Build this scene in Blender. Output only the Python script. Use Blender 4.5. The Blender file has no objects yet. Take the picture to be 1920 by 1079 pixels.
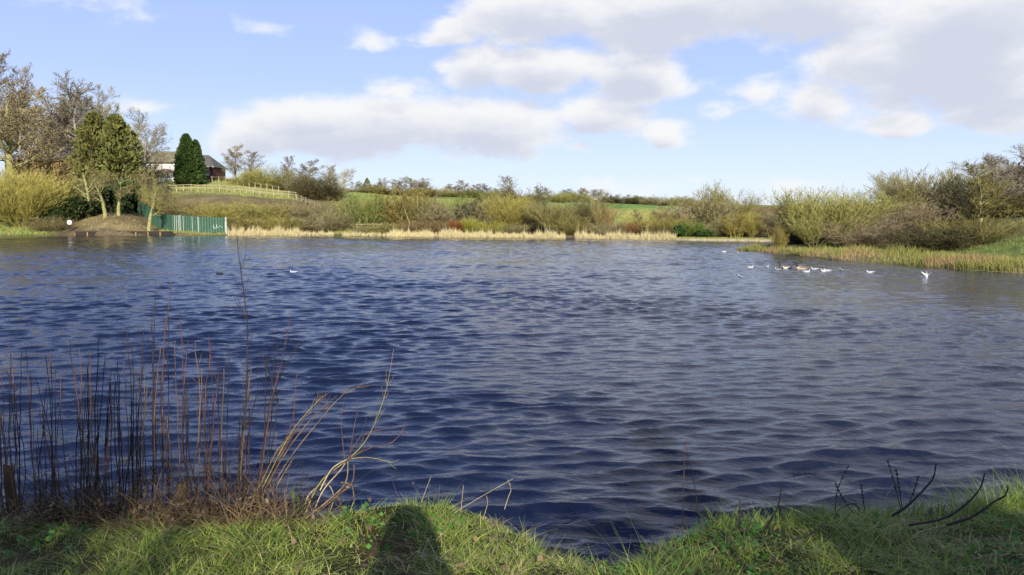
import bpy, bmesh, math, random
import numpy as np
from mathutils import Vector, Matrix

S = bpy.context.scene
COL = S.collection
R = math.radians
random.seed(7)

# ------------------------------------------------------------------ camera
F, CX, CY, CAMZ = 1400.0, 960.0, 539.5, 3.0
PITCH = math.atan(135.0 / F)
cam_d = bpy.data.cameras.new('camera')
cam_d.sensor_width = 36.0
cam_d.lens = F / 1920 * 36.0
cam_d.clip_start = 0.05
cam_d.clip_end = 6000
cam = bpy.data.objects.new('camera', cam_d)
COL.objects.link(cam)
cam.location = (0, 0, CAMZ)
cam.rotation_euler = (math.pi / 2 - PITCH, 0, 0)
S.camera = cam
_cp, _sp = math.cos(PITCH), math.sin(PITCH)


def ray(px, py):
    a, b = (px - CX) / F, -(py - CY) / F
    return (a, _cp + b * _sp, -_sp + b * _cp)


def W(px, py, Y):                      # the point of that sight line at distance Y
    d = ray(px, py)
    k = Y / d[1]
    return Vector((d[0] * k, Y, CAMZ + d[2] * k))


def Z0(px, py, z=0.0):                 # the point of that sight line at height z
    d = ray(px, py)
    k = (z - CAMZ) / d[2]
    return Vector((d[0] * k, d[1] * k, z))


# ------------------------------------------------------------------ light
SUN_EL, SUN_AZ = R(23.0), R(8.3)       # behind the camera, a little to the right
sun_d = bpy.data.lights.new('sun', 'SUN')
sun_d.energy = 5.0
sun_d.angle = R(0.53)
sun_d.color = (1.0, 0.93, 0.80)
sun = bpy.data.objects.new('sun', sun_d)
COL.objects.link(sun)
sdir = Vector((-math.sin(SUN_AZ) * math.cos(SUN_EL), math.cos(SUN_AZ) * math.cos(SUN_EL), -math.sin(SUN_EL)))
sun.rotation_euler = sdir.to_track_quat('-Z', 'Y').to_euler()
sun.location = (6, -40, 20)
S.view_settings.view_transform = 'Standard'
S.view_settings.look = 'None'
S.view_settings.gamma = 1.0
S.view_settings.exposure = 0.55
S.view_settings.use_curve_mapping = False
SKY_STRENGTH = 0.10
GAIN = 0.86


class NT:                              # small node-building helper
    def __init__(s, tree): s.t = tree

    def n(s, typ, **kw):
        nd = s.t.nodes.new(typ)
        for k, v in kw.items():
            setattr(nd, k, v)
        return nd

    def put(s, sock, v):
        if hasattr(v, 'is_linked') or hasattr(v, 'links'):
            s.t.links.new(v, sock)
        else:
            sock.default_value = v

    def math(s, op, a, b=0.0, c=None, clamp=False):
        nd = s.n('ShaderNodeMath', operation=op, use_clamp=clamp)
        s.put(nd.inputs[0], a); s.put(nd.inputs[1], b)
        if c is not None: s.put(nd.inputs[2], c)
        return nd.outputs[0]

    def vmath(s, op, a, b=(0, 0, 0)):
        nd = s.n('ShaderNodeVectorMath', operation=op)
        s.put(nd.inputs[0], a); s.put(nd.inputs[1], b)
        return nd.outputs['Value'] if op in ('LENGTH', 'DOT_PRODUCT') else nd.outputs[0]

    def smooth(s, v, lo, hi, a=0.0, b=1.0):
        nd = s.n('ShaderNodeMapRange', interpolation_type='SMOOTHSTEP')
        s.put(nd.inputs[0], v)
        for i, x in enumerate((lo, hi, a, b)): s.put(nd.inputs[i + 1], x)
        return nd.outputs[0]

    def noise(s, vec, scale, detail=4.0, rough=0.55, dist=0.0):
        nd = s.n('ShaderNodeTexNoise')
        s.put(nd.inputs['Vector'], vec)
        nd.inputs['Scale'].default_value = scale
        nd.inputs['Detail'].default_value = detail
        nd.inputs['Roughness'].default_value = rough
        nd.inputs['Distortion'].default_value = dist
        return nd.outputs[0]

    def mix(s, f, a, b):
        nd = s.n('ShaderNodeMix', data_type='RGBA')
        s.put(nd.inputs[0], f); s.put(nd.inputs[6], a); s.put(nd.inputs[7], b)
        return nd.outputs[2]

    def comb(s, x, y, z):
        nd = s.n('ShaderNodeCombineXYZ')
        s.put(nd.inputs[0], x); s.put(nd.inputs[1], y); s.put(nd.inputs[2], z)
        return nd.outputs[0]


def azel(px, py):
    d = Vector(ray(px, py)).normalized()
    return math.atan2(d.x, d.y), math.asin(d.z)


# cloud banks: centre and half-size as seen from the lake (px), weight
CLOUDS = [
    (690, 240, 270, 70, 1.0), (500, 248, 105, 52, .8), (900, 240, 240, 66, 1.0), (620, 215, 190, 36, .8),
    (1115, 212, 120, 42, .8), (1245, 246, 66, 30, .75), (1140, 235, 120, 34, .7), (1090, 278, 42, 18, .55),
    (905, 128, 105, 50, 1.0), (1030, 130, 170, 52, .95), (1185, 135, 100, 58, .9), (1215, 172, 95, 30, .7),
    (1010, 26, 215, 66, 1.0), (1260, 28, 320, 82, 1.05), (1480, 16, 220, 80, 1.0), (850, 58, 80, 30, .7),
    (1800, 110, 290, 115, 1.1), (1860, 40, 270, 90, 1.1), (1690, 150, 160, 80, .9), (1535, 190, 85, 42, .7),
    (1680, 230, 90, 26, .8), (1870, 180, 140, 60, .9), (1345, 202, 60, 18, .45), (1420, 170, 120, 36, .36),
    (478, 55, 52, 20, .27), (682, 70, 46, 15, .22), (745, 165, 90, 22, .33), (110, -20, 240, 28, .36),
    (1210, 352, 190, 26, .26), (1480, 352, 100, 22, .28), (830, 75, 90, 18, .35), (1850, 232, 80, 22, .5),
    (300, 200, 90, 12, .2),
]


def build_world():
    g = bpy.data.node_groups.new('cloud_density', 'ShaderNodeTree')
    g.interface.new_socket('AzEl', in_out='INPUT', socket_type='NodeSocketVector')
    g.interface.new_socket('Dir', in_out='INPUT', socket_type='NodeSocketVector')
    g.interface.new_socket('Field', in_out='OUTPUT', socket_type='NodeSocketFloat')
    T = NT(g)
    gi, go = T.n('NodeGroupInput'), T.n('NodeGroupOutput')
    ae, dr = gi.outputs[0], gi.outputs[1]
    st = T.vmath('MULTIPLY', ae, (1.0, 1.9, 1.0))
    n1 = T.noise(st, 9.0, 7.0, 0.58, 0.1)
    n2 = T.noise(st, 4.0, 3.0, 0.5)
    w = T.math('SUBTRACT', n2, 0.5)
    warp = T.comb(T.math('MULTIPLY', w, 0.09), T.math('MULTIPLY', T.math('SUBTRACT', n1, 0.5), 0.03), 0.0)
    p = T.vmath('ADD', ae, warp)
    acc = None
    for (px, py, rx, ry, wt) in CLOUDS:
        a, e = azel(px, py)
        q = T.vmath('SUBTRACT', p, (a, e, 0))
        q = T.vmath('MULTIPLY', q, (F / rx, F / ry, 0))
        f = T.math('MULTIPLY_ADD', T.vmath('LENGTH', q), -wt, wt)
        acc = f if acc is None else T.math('SMOOTH_MAX', acc, f, 0.12)
    # the broken layer goes on overhead and all round
    sx = T.n('ShaderNodeSeparateXYZ'); T.put(sx.inputs[0], dr)
    h = T.math('ADD', T.math('MAXIMUM', sx.outputs[2], 0.0), 0.16)
    pl = T.comb(T.math('DIVIDE', sx.outputs[0], h), T.math('DIVIDE', sx.outputs[1], h), 0.37)
    gn = T.noise(pl, 0.75, 5.0, 0.52, 0.1)
    gf = T.math('MULTIPLY_ADD', gn, 2.6, -1.42)
    gf = T.math('MULTIPLY_ADD', sx.outputs[0], 1.05, gf)
    sa = T.n('ShaderNodeSeparateXYZ'); T.put(sa.inputs[0], ae)
    m = T.math('MAXIMUM', T.smooth(sa.outputs[1], 0.29, 0.40), T.smooth(T.math('ABSOLUTE', sa.outputs[0]), 0.66, 0.90))
    gf = T.math('MULTIPLY_ADD', T.math('SUBTRACT', 1.0, m), -2.0, gf)
    acc = T.math('SMOOTH_MAX', acc, gf, 0.12)
    n3 = T.noise(T.vmath('ADD', st, (3.1, 1.7, 0)), 26.0, 5.0, 0.6, 0.2)
    out = T.math('MULTIPLY_ADD', T.math('SUBTRACT', n1, 0.5), 1.55, acc)
    out = T.math('MULTIPLY_ADD', T.math('SUBTRACT', n3, 0.5), 0.5, out)
    T.put(go.inputs[0], out)

    w_ = bpy.data.worlds.new('World')
    S.world = w_
    w_.use_nodes = True
    w_.node_tree.nodes.clear()
    T = NT(w_.node_tree)
    out = T.n('ShaderNodeOutputWorld')
    bg = T.n('ShaderNodeBackground')
    bg.inputs[1].default_value = SKY_STRENGTH
    sky = T.n('ShaderNodeTexSky', sky_type='NISHITA')
    sky.sun_disc = False
    sky.sun_elevation = SUN_EL
    sky.sun_rotation = math.pi - SUN_AZ
    sky.altitude = 0
    sky.air_density = 1.0
    sky.dust_density = 0.4
    sky.ozone_density = 1.6
    tc = T.n('ShaderNodeTexCoord')
    d = T.vmath('NORMALIZE', tc.outputs['Generated'])
    sp = T.n('ShaderNodeSeparateXYZ'); T.put(sp.inputs[0], d)
    az = T.math('ARCTAN2', sp.outputs[0], sp.outputs[1])
    el = T.math('ARCSINE', sp.outputs[2])
    ae = T.comb(az, el, 0.0)
    g1 = T.n('ShaderNodeGroup'); g1.node_tree = g
    T.put(g1.inputs[0], ae); T.put(g1.inputs[1], d)
    g2 = T.n('ShaderNodeGroup'); g2.node_tree = g
    T.put(g2.inputs[0], T.vmath('ADD', ae, (0.006, 0.022, 0)))
    T.put(g2.inputs[1], T.vmath('ADD', d, (0.01, -0.03, 0.05)))
    dens = T.smooth(g1.outputs[0], -0.03, 0.44)
    dens = T.math('MULTIPLY', dens, 0.96)
    dens = T.math('MULTIPLY', dens, T.smooth(el, -0.02, 0.06))
    lit = T.smooth(g2.outputs[0], 0.02, 0.85)
    k = 1.0 / SKY_STRENGTH
    cc = T.mix(lit, (0.65 * k, 0.65 * k, 0.65 * k, 1), (0.45 * k, 0.475 * k, 0.55 * k, 1))
    # clear blue winter air: the pale rim at the horizon deepening upwards, blended with the sky model
    rp = T.n('ShaderNodeValToRGB')
    T.put(rp.inputs[0], T.math('DIVIDE', T.math('MAXIMUM', el, 0.0), 1.5708))
    cr = rp.color_ramp
    stops = [(0.0, (.65, .735, .85)), (.045, (.55, .66, .88)), (.11, (.41, .53, .87)), (.24, (.29, .41, .85)), (.5, (.18, .295, .80)), (1.0, (.11, .195, .62))]
    while len(cr.elements) < len(stops): cr.elements.new(.5)
    for e_, (p_, c_) in zip(cr.elements, stops): e_.position = p_; e_.color = (*c_, 1)
    ramp = T.vmath('MULTIPLY', rp.outputs[0], (k * GAIN, k * GAIN, k * GAIN))
    clear = T.mix(.88, sky.outputs[0], ramp)
    T.put(bg.inputs[0], T.mix(dens, clear, cc))
    T.put(out.inputs[0], bg.outputs[0])


build_world()

# ------------------------------------------------------------------ numpy noise
_rs = np.random.RandomState(11)
_tab = _rs.rand(256, 256)


def vnoise(x, y):
    xi, yi = np.floor(x).astype(int), np.floor(y).astype(int)
    fx, fy = x - xi, y - yi
    fx, fy = fx * fx * (3 - 2 * fx), fy * fy * (3 - 2 * fy)
    a = _tab[xi & 255, yi & 255]; b = _tab[(xi + 1) & 255, yi & 255]
    c = _tab[xi & 255, (yi + 1) & 255]; d = _tab[(xi + 1) & 255, (yi + 1) & 255]
    return (a * (1 - fx) + b * fx) * (1 - fy) + (c * (1 - fx) + d * fx) * fy


def fbm(x, y, o=4):
    s, a, t = 0, 1.0, 0
    for i in range(o):
        s = s + a * vnoise(x * 2 ** i + 17.3 * i, y * 2 ** i + 5.1 * i); t += a; a *= .5
    return s / t - .5


def sstep(a, b, x):
    t = np.clip((x - a) / (b - a), 0, 1)
    return t * t * (3 - 2 * t)


# ------------------------------------------------------------------ terrain heights
FAR = [  # px, far waterline py, then (py, distance) up the slope
    (-500, 443, (436, 118), (410, 128), (385, 140), (345, 158), (338, 190), (350, 420)),
    (0, 443, (437, 114), (418, 122), (390, 136), (342, 156), (338, 190), (350, 420)),
    (130, 442, (436, 113.5), (414, 122), (388, 136), (342, 156), (338, 190), (350, 420)),
    (205, 441, (435, 113.5), (402, 121), (392, 140), (345, 160), (338, 190), (350, 420)),
    (250, 441, (436, 114), (408, 123), (391, 144), (348, 162), (338, 188), (350, 420)),
    (300, 441, (437, 114.5), (425, 126), (385, 144), (356, 160), (338, 186), (350, 420)),
    (420, 442, (438, 115), (412, 127), (380, 142), (362, 158), (341, 182), (350, 420)),
    (560, 442, (438, 115), (414, 127), (390, 142), (374, 158), (357, 188), (358, 420)),
    (700, 443, (439, 113), (424, 128), (402, 148), (380, 172), (363, 220), (362, 420)),
    (900, 445, (441, 109), (427, 124), (407, 146), (385, 178), (372, 255), (367, 420)),
    (1050, 447, (443, 105), (430, 118), (412, 136), (390, 180), (379, 262), (371, 420)),
    (1180, 449, (445, 101), (432, 112), (416, 132), (392, 172), (386, 245), (378, 420)),
    (1300, 451, (447, 97), (434, 108), (418, 130), (398, 170), (391, 240), (384, 420)),
    (1440, 453, (449, 93), (438, 105), (424, 130), (406, 170), (398, 225), (385, 420)),
    (1600, 455, (451, 90), (440, 103), (424, 130), (404, 160), (395, 210), (388, 420)),
    (1920, 458, (452, 86), (436, 98), (412, 115), (385, 140), (366, 190), (372, 420)),
    (2500, 460, (452, 84), (430, 98), (405, 115), (380, 140), (362, 190), (372, 420)),
]
NEARR = [  # the low bank on the far right: waterline, then (distance, height)
    (1340, 471, (66, -.6), (68, -.8), (70, -1), (80, -1.2), (100, -1.5), (130, -1.5)),
    (1378, 471, (64.5, .02), (66.5, .03), (68, -.3), (76, -1.2), (100, -1.5), (130, -1.5)),
    (1398, 471, (64.5, .03), (66.5, .03), (69, -.3), (78, -1.2), (100, -1.5), (130, -1.5)),
    (1415, 472, (63.8, .12), (68, .18), (72, .05), (80, -1.0), (100, -1.5), (130, -1.5)),
    (1440, 475, (61.5, .15), (67, .22), (74, .1), (82, -.8), (100, -1.5), (130, -1.5)),
    (1470, 478, (59, .2), (66, .3), (78, .3), (90, .2), (100, .2), (130, .2)),
    (1550, 487, (53, .25), (62, .42), (76, .6), (90, .9), (110, 1.2), (140, 1.5)),
    (1620, 493, (49.5, .28), (60, .55), (72, 1.0), (84, 1.7), (105, 2.6), (140, 3.5)),
    (1700, 499, (46.5, .3), (55, .5), (62, .75), (72, 1.9), (90, 3.4), (140, 5)),
    (1800, 506, (43.5, .32), (49, .5), (54, .8), (63, 2.2), (80, 4.0), (130, 6)),
    (1920, 513, (40.6, .32), (45, .6), (51, 1.5), (60, 2.9), (76, 4.4), (130, 7)),
    (2200, 528, (36, .32), (40, .7), (48, 2.1), (58, 3.4), (76, 4.8), (130, 7.5)),
    (2700, 540, (33, .32), (37, .8), (46, 2.3), (58, 3.7), (76, 5), (130, 8)),
]


def _prep(cols, far):
    az, rk, zk = [], [], []
    for c in cols:
        a = azel(c[0], 440)[0]
        p = Z0(c[0], c[1])
        ys, zs = [p.y - 12, p.y], [-1.5, 0.0]
        for k in c[2:]:
            if far:
                q = W(c[0], k[0], k[1]); ys.append(q.y); zs.append(q.z)
            else:
                ys.append(k[0]); zs.append(k[1])
        az.append(a); rk.append(np.array(ys) / math.cos(a)); zk.append(zs)
    return np.array(az), np.array(rk), np.array(zk)


_FA, _FR, _FZ = _prep(FAR, True)
_NA, _NR, _NZ = _prep(NEARR, False)


def _prof(az, r, A, RK, ZK):
    K = RK.shape[1]
    a = np.clip(az, A[0], A[-1])
    rk = [np.interp(a, A, RK[:, k]) for k in range(K)]
    zk = [np.interp(a, A, ZK[:, k]) for k in range(K)]
    z = np.where(r < rk[0], zk[0], 0.0)
    for k in range(K - 1):
        m = (r >= rk[k]) & (r < rk[k + 1])
        t = (r - rk[k]) / (rk[k + 1] - rk[k])
        z = np.where(m, zk[k] + (zk[k + 1] - zk[k]) * t, z)
    return np.where(r >= rk[-1], zk[-1], z)


# crest of the near bank: (px, py) of the turf edge
CREST = [(-260, 985), (0, 1000), (100, 1005), (200, 1012), (300, 1018), (400, 1014), (500, 1010), (560, 1006), (620, 990), (690, 976),
         (765, 966), (850, 972), (920, 990), (975, 1022), (1020, 1062), (1060, 1086), (1105, 1094), (1165, 1086),
         (1235, 1058), (1320, 1014), (1400, 1008), (1500, 1003), (1600, 990), (1700, 980), (1800, 984), (1920, 965), (2150, 960)]
_cx = np.array([Z0(a, b, 1.1).x for a, b in CREST]); _cy = np.array([Z0(a, b, 1.1).y for a, b in CREST])


def crest_y(x):
    return np.interp(x, _cx, _cy)


def bank_z(x, y):
    e = crest_y(x) + 0.08 * fbm(x * 2.1, y * .5 + 3, 3)
    z = 1.375 - 0.042 * np.maximum(y, 0) + 0.12 * fbm(x * 1.5 + 9, y * 1.5, 3) + 0.05 * fbm(x * 5, y * 5 + 40, 2)
    z = z + np.where(y < -1, (-1 - y) * 0.05, 0)
    d = y - e
    return z - 0.06 * sstep(-0.25, 0.1, d) - 1.9 * sstep(0.0, 1.0, d)


def ground_z(x, y):
    x, y = np.asarray(x, float), np.asarray(y, float)
    az, r = np.arctan2(x, y), np.hypot(x, y)
    zf = _prof(az, r, _FA, _FR, _FZ)
    zn = _prof(az, r, _NA, _NR, _NZ)
    zn = np.where(az < _NA[0], -1.5, zn)
    z = np.maximum(zf, zn)
    z = z + np.where(z > 0.25, 1, sstep(0, .25, z)) * (fbm(x * .12, y * .12, 3) * .7 * sstep(.3, 3, z) + fbm(x * .6, y * .6, 3) * .22)
    land = y < 7.5
    return np.where(land, np.maximum(bank_z(x, y), -1.5), z)


def gz(x, y):
    return float(ground_z(np.array([x]), np.array([y]))[0])


# ------------------------------------------------------------------ objects and tags
def tag(o, label=None, cat=None, group=None, kind=None):
    if label: o['label'] = label
    if cat: o['category'] = cat
    if group: o['group'] = group
    if kind: o['kind'] = kind
    return o


def empty(name, loc, rz=0.0):
    o = bpy.data.objects.new(name, None)
    COL.objects.link(o)
    o.location = loc; o.rotation_euler = (0, 0, rz)
    o.empty_display_size = .2
    return o


def link(name, me, parent=None, mat=None):
    o = bpy.data.objects.new(name, me)
    COL.objects.link(o)
    if parent: o.parent = parent
    if mat is not None:
        if len(me.materials) == 0: me.materials.append(mat)
        elif me.materials[0] is not mat:
            o.material_slots[0].link = 'OBJECT'; o.material_slots[0].material = mat
    return o


def mesh_np(name, V, faces, smooth=False, tint=None, color=None):
    """faces: list of (M,k) int arrays."""
    me = bpy.data.meshes.new(name)
    V = np.asarray(V, np.float32)
    me.vertices.add(len(V)); me.vertices.foreach_set('co', V.ravel())
    lt, idx = [], []
    for f in faces:
        if len(f) == 0: continue
        lt.append(np.full(len(f), f.shape[1])); idx.append(np.asarray(f).ravel())
    lt = np.concatenate(lt).astype(np.int32); idx = np.concatenate(idx).astype(np.int32)
    me.loops.add(len(idx)); me.loops.foreach_set('vertex_index', idx)
    me.polygons.add(len(lt))
    ls = np.concatenate([[0], np.cumsum(lt)[:-1]]).astype(np.int32)
    me.polygons.foreach_set('loop_start', ls)
    me.polygons.foreach_set('use_smooth', np.full(len(lt), smooth, bool))
    if tint is not None:
        a = me.attributes.new('tint', 'FLOAT', 'POINT'); a.data.foreach_set('value', np.asarray(tint, np.float32))
    if color is not None:
        a = me.attributes.new('ground_colour', 'FLOAT_COLOR', 'POINT')
        c = np.ones((len(V), 4), np.float32); c[:, :3] = color
        a.data.foreach_set('color', c.ravel())
    me.update(calc_edges=True)
    return me


class MB:                              # gathers simple solids into one mesh
    def __init__(s): s.v, s.f, s.n = [], [], 0

    def add(s, V, Fs):
        V = np.asarray(V, float)
        s.v.append(V)
        for f in Fs: s.f.append([i + s.n for i in f])
        s.n += len(V)
        return s

    def box(s, lo, hi, M=None):
        x0, y0, z0 = lo; x1, y1, z1 = hi
        V = np.array([(x0, y0, z0), (x1, y0, z0), (x1, y1, z0), (x0, y1, z0), (x0, y0, z1), (x1, y0, z1), (x1, y1, z1), (x0, y1, z1)], float)
        if M is not None: V = np.array([M @ Vector(p) for p in V])
        return s.add(V, [(3, 2, 1, 0), (4, 5, 6, 7), (0, 1, 5, 4), (1, 2, 6, 5), (2, 3, 7, 6), (3, 0, 4, 7)])

    def tube(s, pts, rad, sides=6, cap=True):
        pts = [Vector(p) for p in pts]
        if not hasattr(rad, '__len__'): rad = [rad] * len(pts)
        V = []
        for i, p in enumerate(pts):
            d = (pts[min(i + 1, len(pts) - 1)] - pts[max(i - 1, 0)]).normalized()
            a = d.cross(Vector((0, 0, 1)) if abs(d.z) < .9 else Vector((0, 1, 0))).normalized(); b = d.cross(a)
            for k in range(sides):
                t = 2 * math.pi * k / sides
                V.append(p + (a * math.cos(t) + b * math.sin(t)) * rad[i])
        Fs = []
        for i in range(len(pts) - 1):
            for k in range(sides):
                k2 = (k + 1) % sides
                Fs.append((i * sides + k, i * sides + k2, (i + 1) * sides + k2, (i + 1) * sides + k))
        if cap:
            Fs.append(tuple(reversed(range(sides))))
            Fs.append(tuple(range((len(pts) - 1) * sides, len(pts) * sides)))
        return s.add([tuple(p) for p in V], Fs)

    def build(s, name, mat, parent=None, smooth=False):
        return link(name, s.mesh(name, smooth), parent, mat)

    def mesh(s, name, smooth=False):
        me = bpy.data.meshes.new(name)
        me.from_pydata([tuple(p) for p in np.concatenate(s.v)], [], s.f)
        me.polygons.foreach_set('use_smooth', np.full(len(s.f), smooth, bool))
        me.update()
        return me


# ------------------------------------------------------------------ materials
def srgb(r, g, b):
    f = lambda c: (c / 255 / 12.92) if c <= 10 else ((c / 255 + .055) / 1.055) ** 2.4
    return (f(r), f(g), f(b))


def base_mat(name):
    m = bpy.data.materials.new(name)
    m.use_nodes = True
    m.node_tree.nodes.clear()
    T = NT(m.node_tree)
    out = T.n('ShaderNodeOutputMaterial'); b = T.n('ShaderNodeBsdfPrincipled')
    T.put(out.inputs[0], b.outputs[0])
    return m, T, b


def c4(c): return (c[0], c[1], c[2], 1)


def simple(name, col, col2=None, scale=4.0, rough=.85, bump=0.0, spec=.2, stretch=(1, 1, 1)):
    m, T, b = base_mat(name)
    b.inputs['Roughness'].default_value = rough
    b.inputs['Specular IOR Level'].default_value = spec
    tc = T.n('ShaderNodeTexCoord')
    v = T.vmath('MULTIPLY', tc.outputs['Object'], stretch)
    n = T.noise(v, scale, 5, .6)
    col2 = col2 or tuple(c * .55 for c in col)
    T.put(b.inputs['Base Color'], T.mix(T.smooth(n, .32, .68), c4(col), c4(col2)))
    if bump:
        bp = T.n('ShaderNodeBump'); bp.inputs['Strength'].default_value = bump; bp.inputs['Distance'].default_value = .02
        T.put(bp.inputs['Height'], n); T.put(b.inputs['Normal'], bp.outputs[0])
    return m


def plant_mat(name, a, b_, rough=.75, trans=0.0, obvar=.25, spec=.2):
    """two tones along the 'tint' attribute of each twig or leaf, a little shift per plant"""
    m, T, b = base_mat(name)
    b.inputs['Roughness'].default_value = rough
    b.inputs['Specular IOR Level'].default_value = spec
    at = T.n('ShaderNodeAttribute'); at.attribute_name = 'tint'
    col = T.mix(at.outputs['Fac'], c4(a), c4(b_))
    oi = T.n('ShaderNodeObjectInfo')
    hs = T.n('ShaderNodeHueSaturation')
    T.put(hs.inputs['Color'], col)
    T.put(hs.inputs['Value'], T.math('MULTIPLY_ADD', oi.outputs['Random'], 2 * obvar, 1 - obvar))
    T.put(hs.inputs['Hue'], T.math('MULTIPLY_ADD', oi.outputs['Random'], .024, .488))
    T.put(b.inputs['Base Color'], hs.outputs[0])
    if trans:
        tr = T.n('ShaderNodeBsdfTranslucent'); T.put(tr.inputs[0], hs.outputs[0])
        mx = T.n('ShaderNodeMixShader'); mx.inputs[0].default_value = trans
        T.put(mx.inputs[1], b.outputs[0]); T.put(mx.inputs[2], tr.outputs[0])
        o = [n for n in T.t.nodes if n.type == 'OUTPUT_MATERIAL'][0]
        T.put(o.inputs[0], mx.outputs[0])
    return m


TW = {  # twig colours
    'yellow': ((.39, .325, .11), (.26, .23, .085)), 'olive': ((.34, .31, .125), (.22, .21, .085)), 'orange': ((.36, .295, .21), (.26, .21, .15)),
    'grey': ((.36, .32, .27), (.24, .21, .18)), 'pink': ((.35, .30, .25), (.25, .215, .18)), 'red': ((.31, .215, .125), (.21, .15, .09)),
    'brown': ((.30, .265, .145), (.21, .18, .10)), 'dark': ((.155, .14, .075), (.09, .083, .045)), 'green': ((.22, .24, .075), (.14, .17, .06)),
    'mauve': ((.31, .275, .18), (.21, .185, .12)), 'pale': ((.42, .37, .27), (.30, .26, .19)), 'scarlet': ((.30, .10, .05), (.21, .08, .045)),
    'lime': ((.33, .30, .07), (.23, .23, .06)), 'russet': ((.33, .25, .135), (.23, .175, .095)), 'fresh': ((.20, .29, .06), (.13, .20, .05)),
}
dk = lambda c, f=.86: (c[0] * f, c[1] * f * .98, c[2] * f * .78)
TWM = {k: plant_mat('twigs_' + k, dk(a), dk(b), .8, 0, .2, .1) for k, (a, b) in TW.items()}
BARK = {
    'moss': simple('bark_mossy', (.33, .31, .13), (.17, .17, .07), 2.5), 'grey': simple('bark_grey', (.30, .27, .22), (.16, .14, .11), 2.5),
    'brown': simple('bark_brown', (.20, .15, .10), (.11, .08, .05), 2.5), 'pale': simple('bark_pale', (.50, .45, .31), (.30, .27, .17), 2.0),
    'dark': simple('bark_dark', (.075, .06, .045), (.04, .03, .025), 3.0),
}
LEAF = {
    'cypress': plant_mat('cypress_leaves', (.062, .105, .024), (.030, .056, .015), .6, .1, .06),
    'olive_conifer': plant_mat('olive_conifer_leaves', (.19, .18, .05), (.085, .095, .03), .65, .1, .08),
    'holly': plant_mat('holly_leaves', (.05, .075, .022), (.025, .042, .014), .45, .05, .15),
    'bright': plant_mat('bright_leaves', (.075, .135, .03), (.045, .08, .02), .5, .15, .1),
    'russet': plant_mat('russet_leaves', (.26, .12, .05), (.17, .08, .035), .7, .1, .15),
}

# ------------------------------------------------------------------ ground sheet
ZONES = [  # px, distance, px radius, distance radius, colour, weight
    (30, 116, 75, 5, (.10, .20, .035), 1.0), (-150, 118, 130, 8, (.12, .19, .04), 1), (240, 121, 70, 8, (.19, .14, .07), 1.0),
    (230, 113.8, 120, 1.4, (.10, .075, .045), .8), (340, 132, 60, 12, (.17, .115, .065), .8), (455, 168, 120, 12, (.25, .255, .085), .9),
    (340, 172, 60, 9, (.26, .25, .09), 1.0), (500, 172, 60, 8, (.34, .30, .13), .7), (665, 168, 50, 18, (.17, .25, .05), .9),
    (730, 165, 60, 22, (.30, .29, .10), .8), (850, 185, 130, 26, (.23, .285, .08), 1.0), (980, 195, 60, 30, (.27, .30, .10), .8),
    (1060, 225, 75, 60, (.19, .265, .085), 1.0), (1190, 205, 100, 34, (.145, .265, .06), 1.0), (1190, 146, 95, 24, (.36, .33, .11), 1.0),
    (1160, 135, 30, 8, (.17, .26, .05), .8), (1440, 260, 90, 70, (.20, .115, .06), 1.0), (1445, 400, 90, 60, (.22, .20, .06), .9),
    (1850, 47, 160, 7, (.12, .155, .04), 1.0), (1840, 57, 130, 6, (.12, .12, .045), .9), (1640, 62, 120, 9, (.17, .19, .05), .9),
    (1660, 78, 30, 6, (.30, .33, .10), .8),
]


def ground_colour(x, y):
    az, r = np.arctan2(x, y), np.hypot(x, y)
    px = np.tan(np.clip(az, -1.3, 1.3)) * F + CX
    Yd = r * np.cos(np.clip(az, -1.3, 1.3))
    n = fbm(x * .25, y * .25, 4); n2 = fbm(x * .9 + 50, y * .9, 3)
    c = np.zeros((len(x), 3)); c[:] = (.165, .13, .065)
    c = c * (1 + .9 * n + .5 * n2)[:, None]
    far = sstep(150, 200, r)[:, None]
    c = c * (1 - far) + far * np.array((.19, .24, .065)) * (1 + .5 * n[:, None])
    for (p, d, rp, rd, col, w) in ZONES:
        q = np.hypot((px - p) / rp, (Yd - d) / rd) + n * .8
        k = (w * (1 - sstep(.75, 1.15, q)))[:, None]
        c = c * (1 - k) + k * np.array(col) * (1 + .7 * n + .7 * n2)[:, None]
    b = (sstep(9, 7, y) * sstep(12, 10, r))[:, None]
    c = c * (1 - b) + b * np.array((.10, .10, .035)) * (1 + n2)[:, None]
    back = sstep(8, 4, y)[:, None] * (1 - b)
    c = c * (1 - back) + back * np.array((.13, .17, .045)) * (1 + .6 * n[:, None])
    return np.clip(c, .01, .8)


def ground_material():
    m, T, b = base_mat('ground_earth_and_grass')
    b.inputs['Roughness'].default_value = .95; b.inputs['Specular IOR Level'].default_value = .05
    at = T.n('ShaderNodeAttribute'); at.attribute_name = 'ground_colour'
    tc = T.n('ShaderNodeTexCoord')
    n1 = T.noise(tc.outputs['Object'], 1.3, 6, .65); n2 = T.noise(tc.outputs['Object'], .35, 4, .6)
    hs = T.n('ShaderNodeHueSaturation')
    T.put(hs.inputs['Color'], at.outputs['Color'])
    T.put(hs.inputs['Value'], T.math('MULTIPLY', T.math('MULTIPLY_ADD', n1, 1.1, .45), T.math('MULTIPLY_ADD', n2, .8, .6)))
    T.put(b.inputs['Base Color'], hs.outputs[0])
    bp = T.n('ShaderNodeBump'); bp.inputs['Strength'].default_value = .9; bp.inputs['Distance'].default_value = .25
    T.put(bp.inputs['Height'], n1); T.put(b.inputs['Normal'], bp.outputs[0])
    return m


GM = ground_material()


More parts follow.
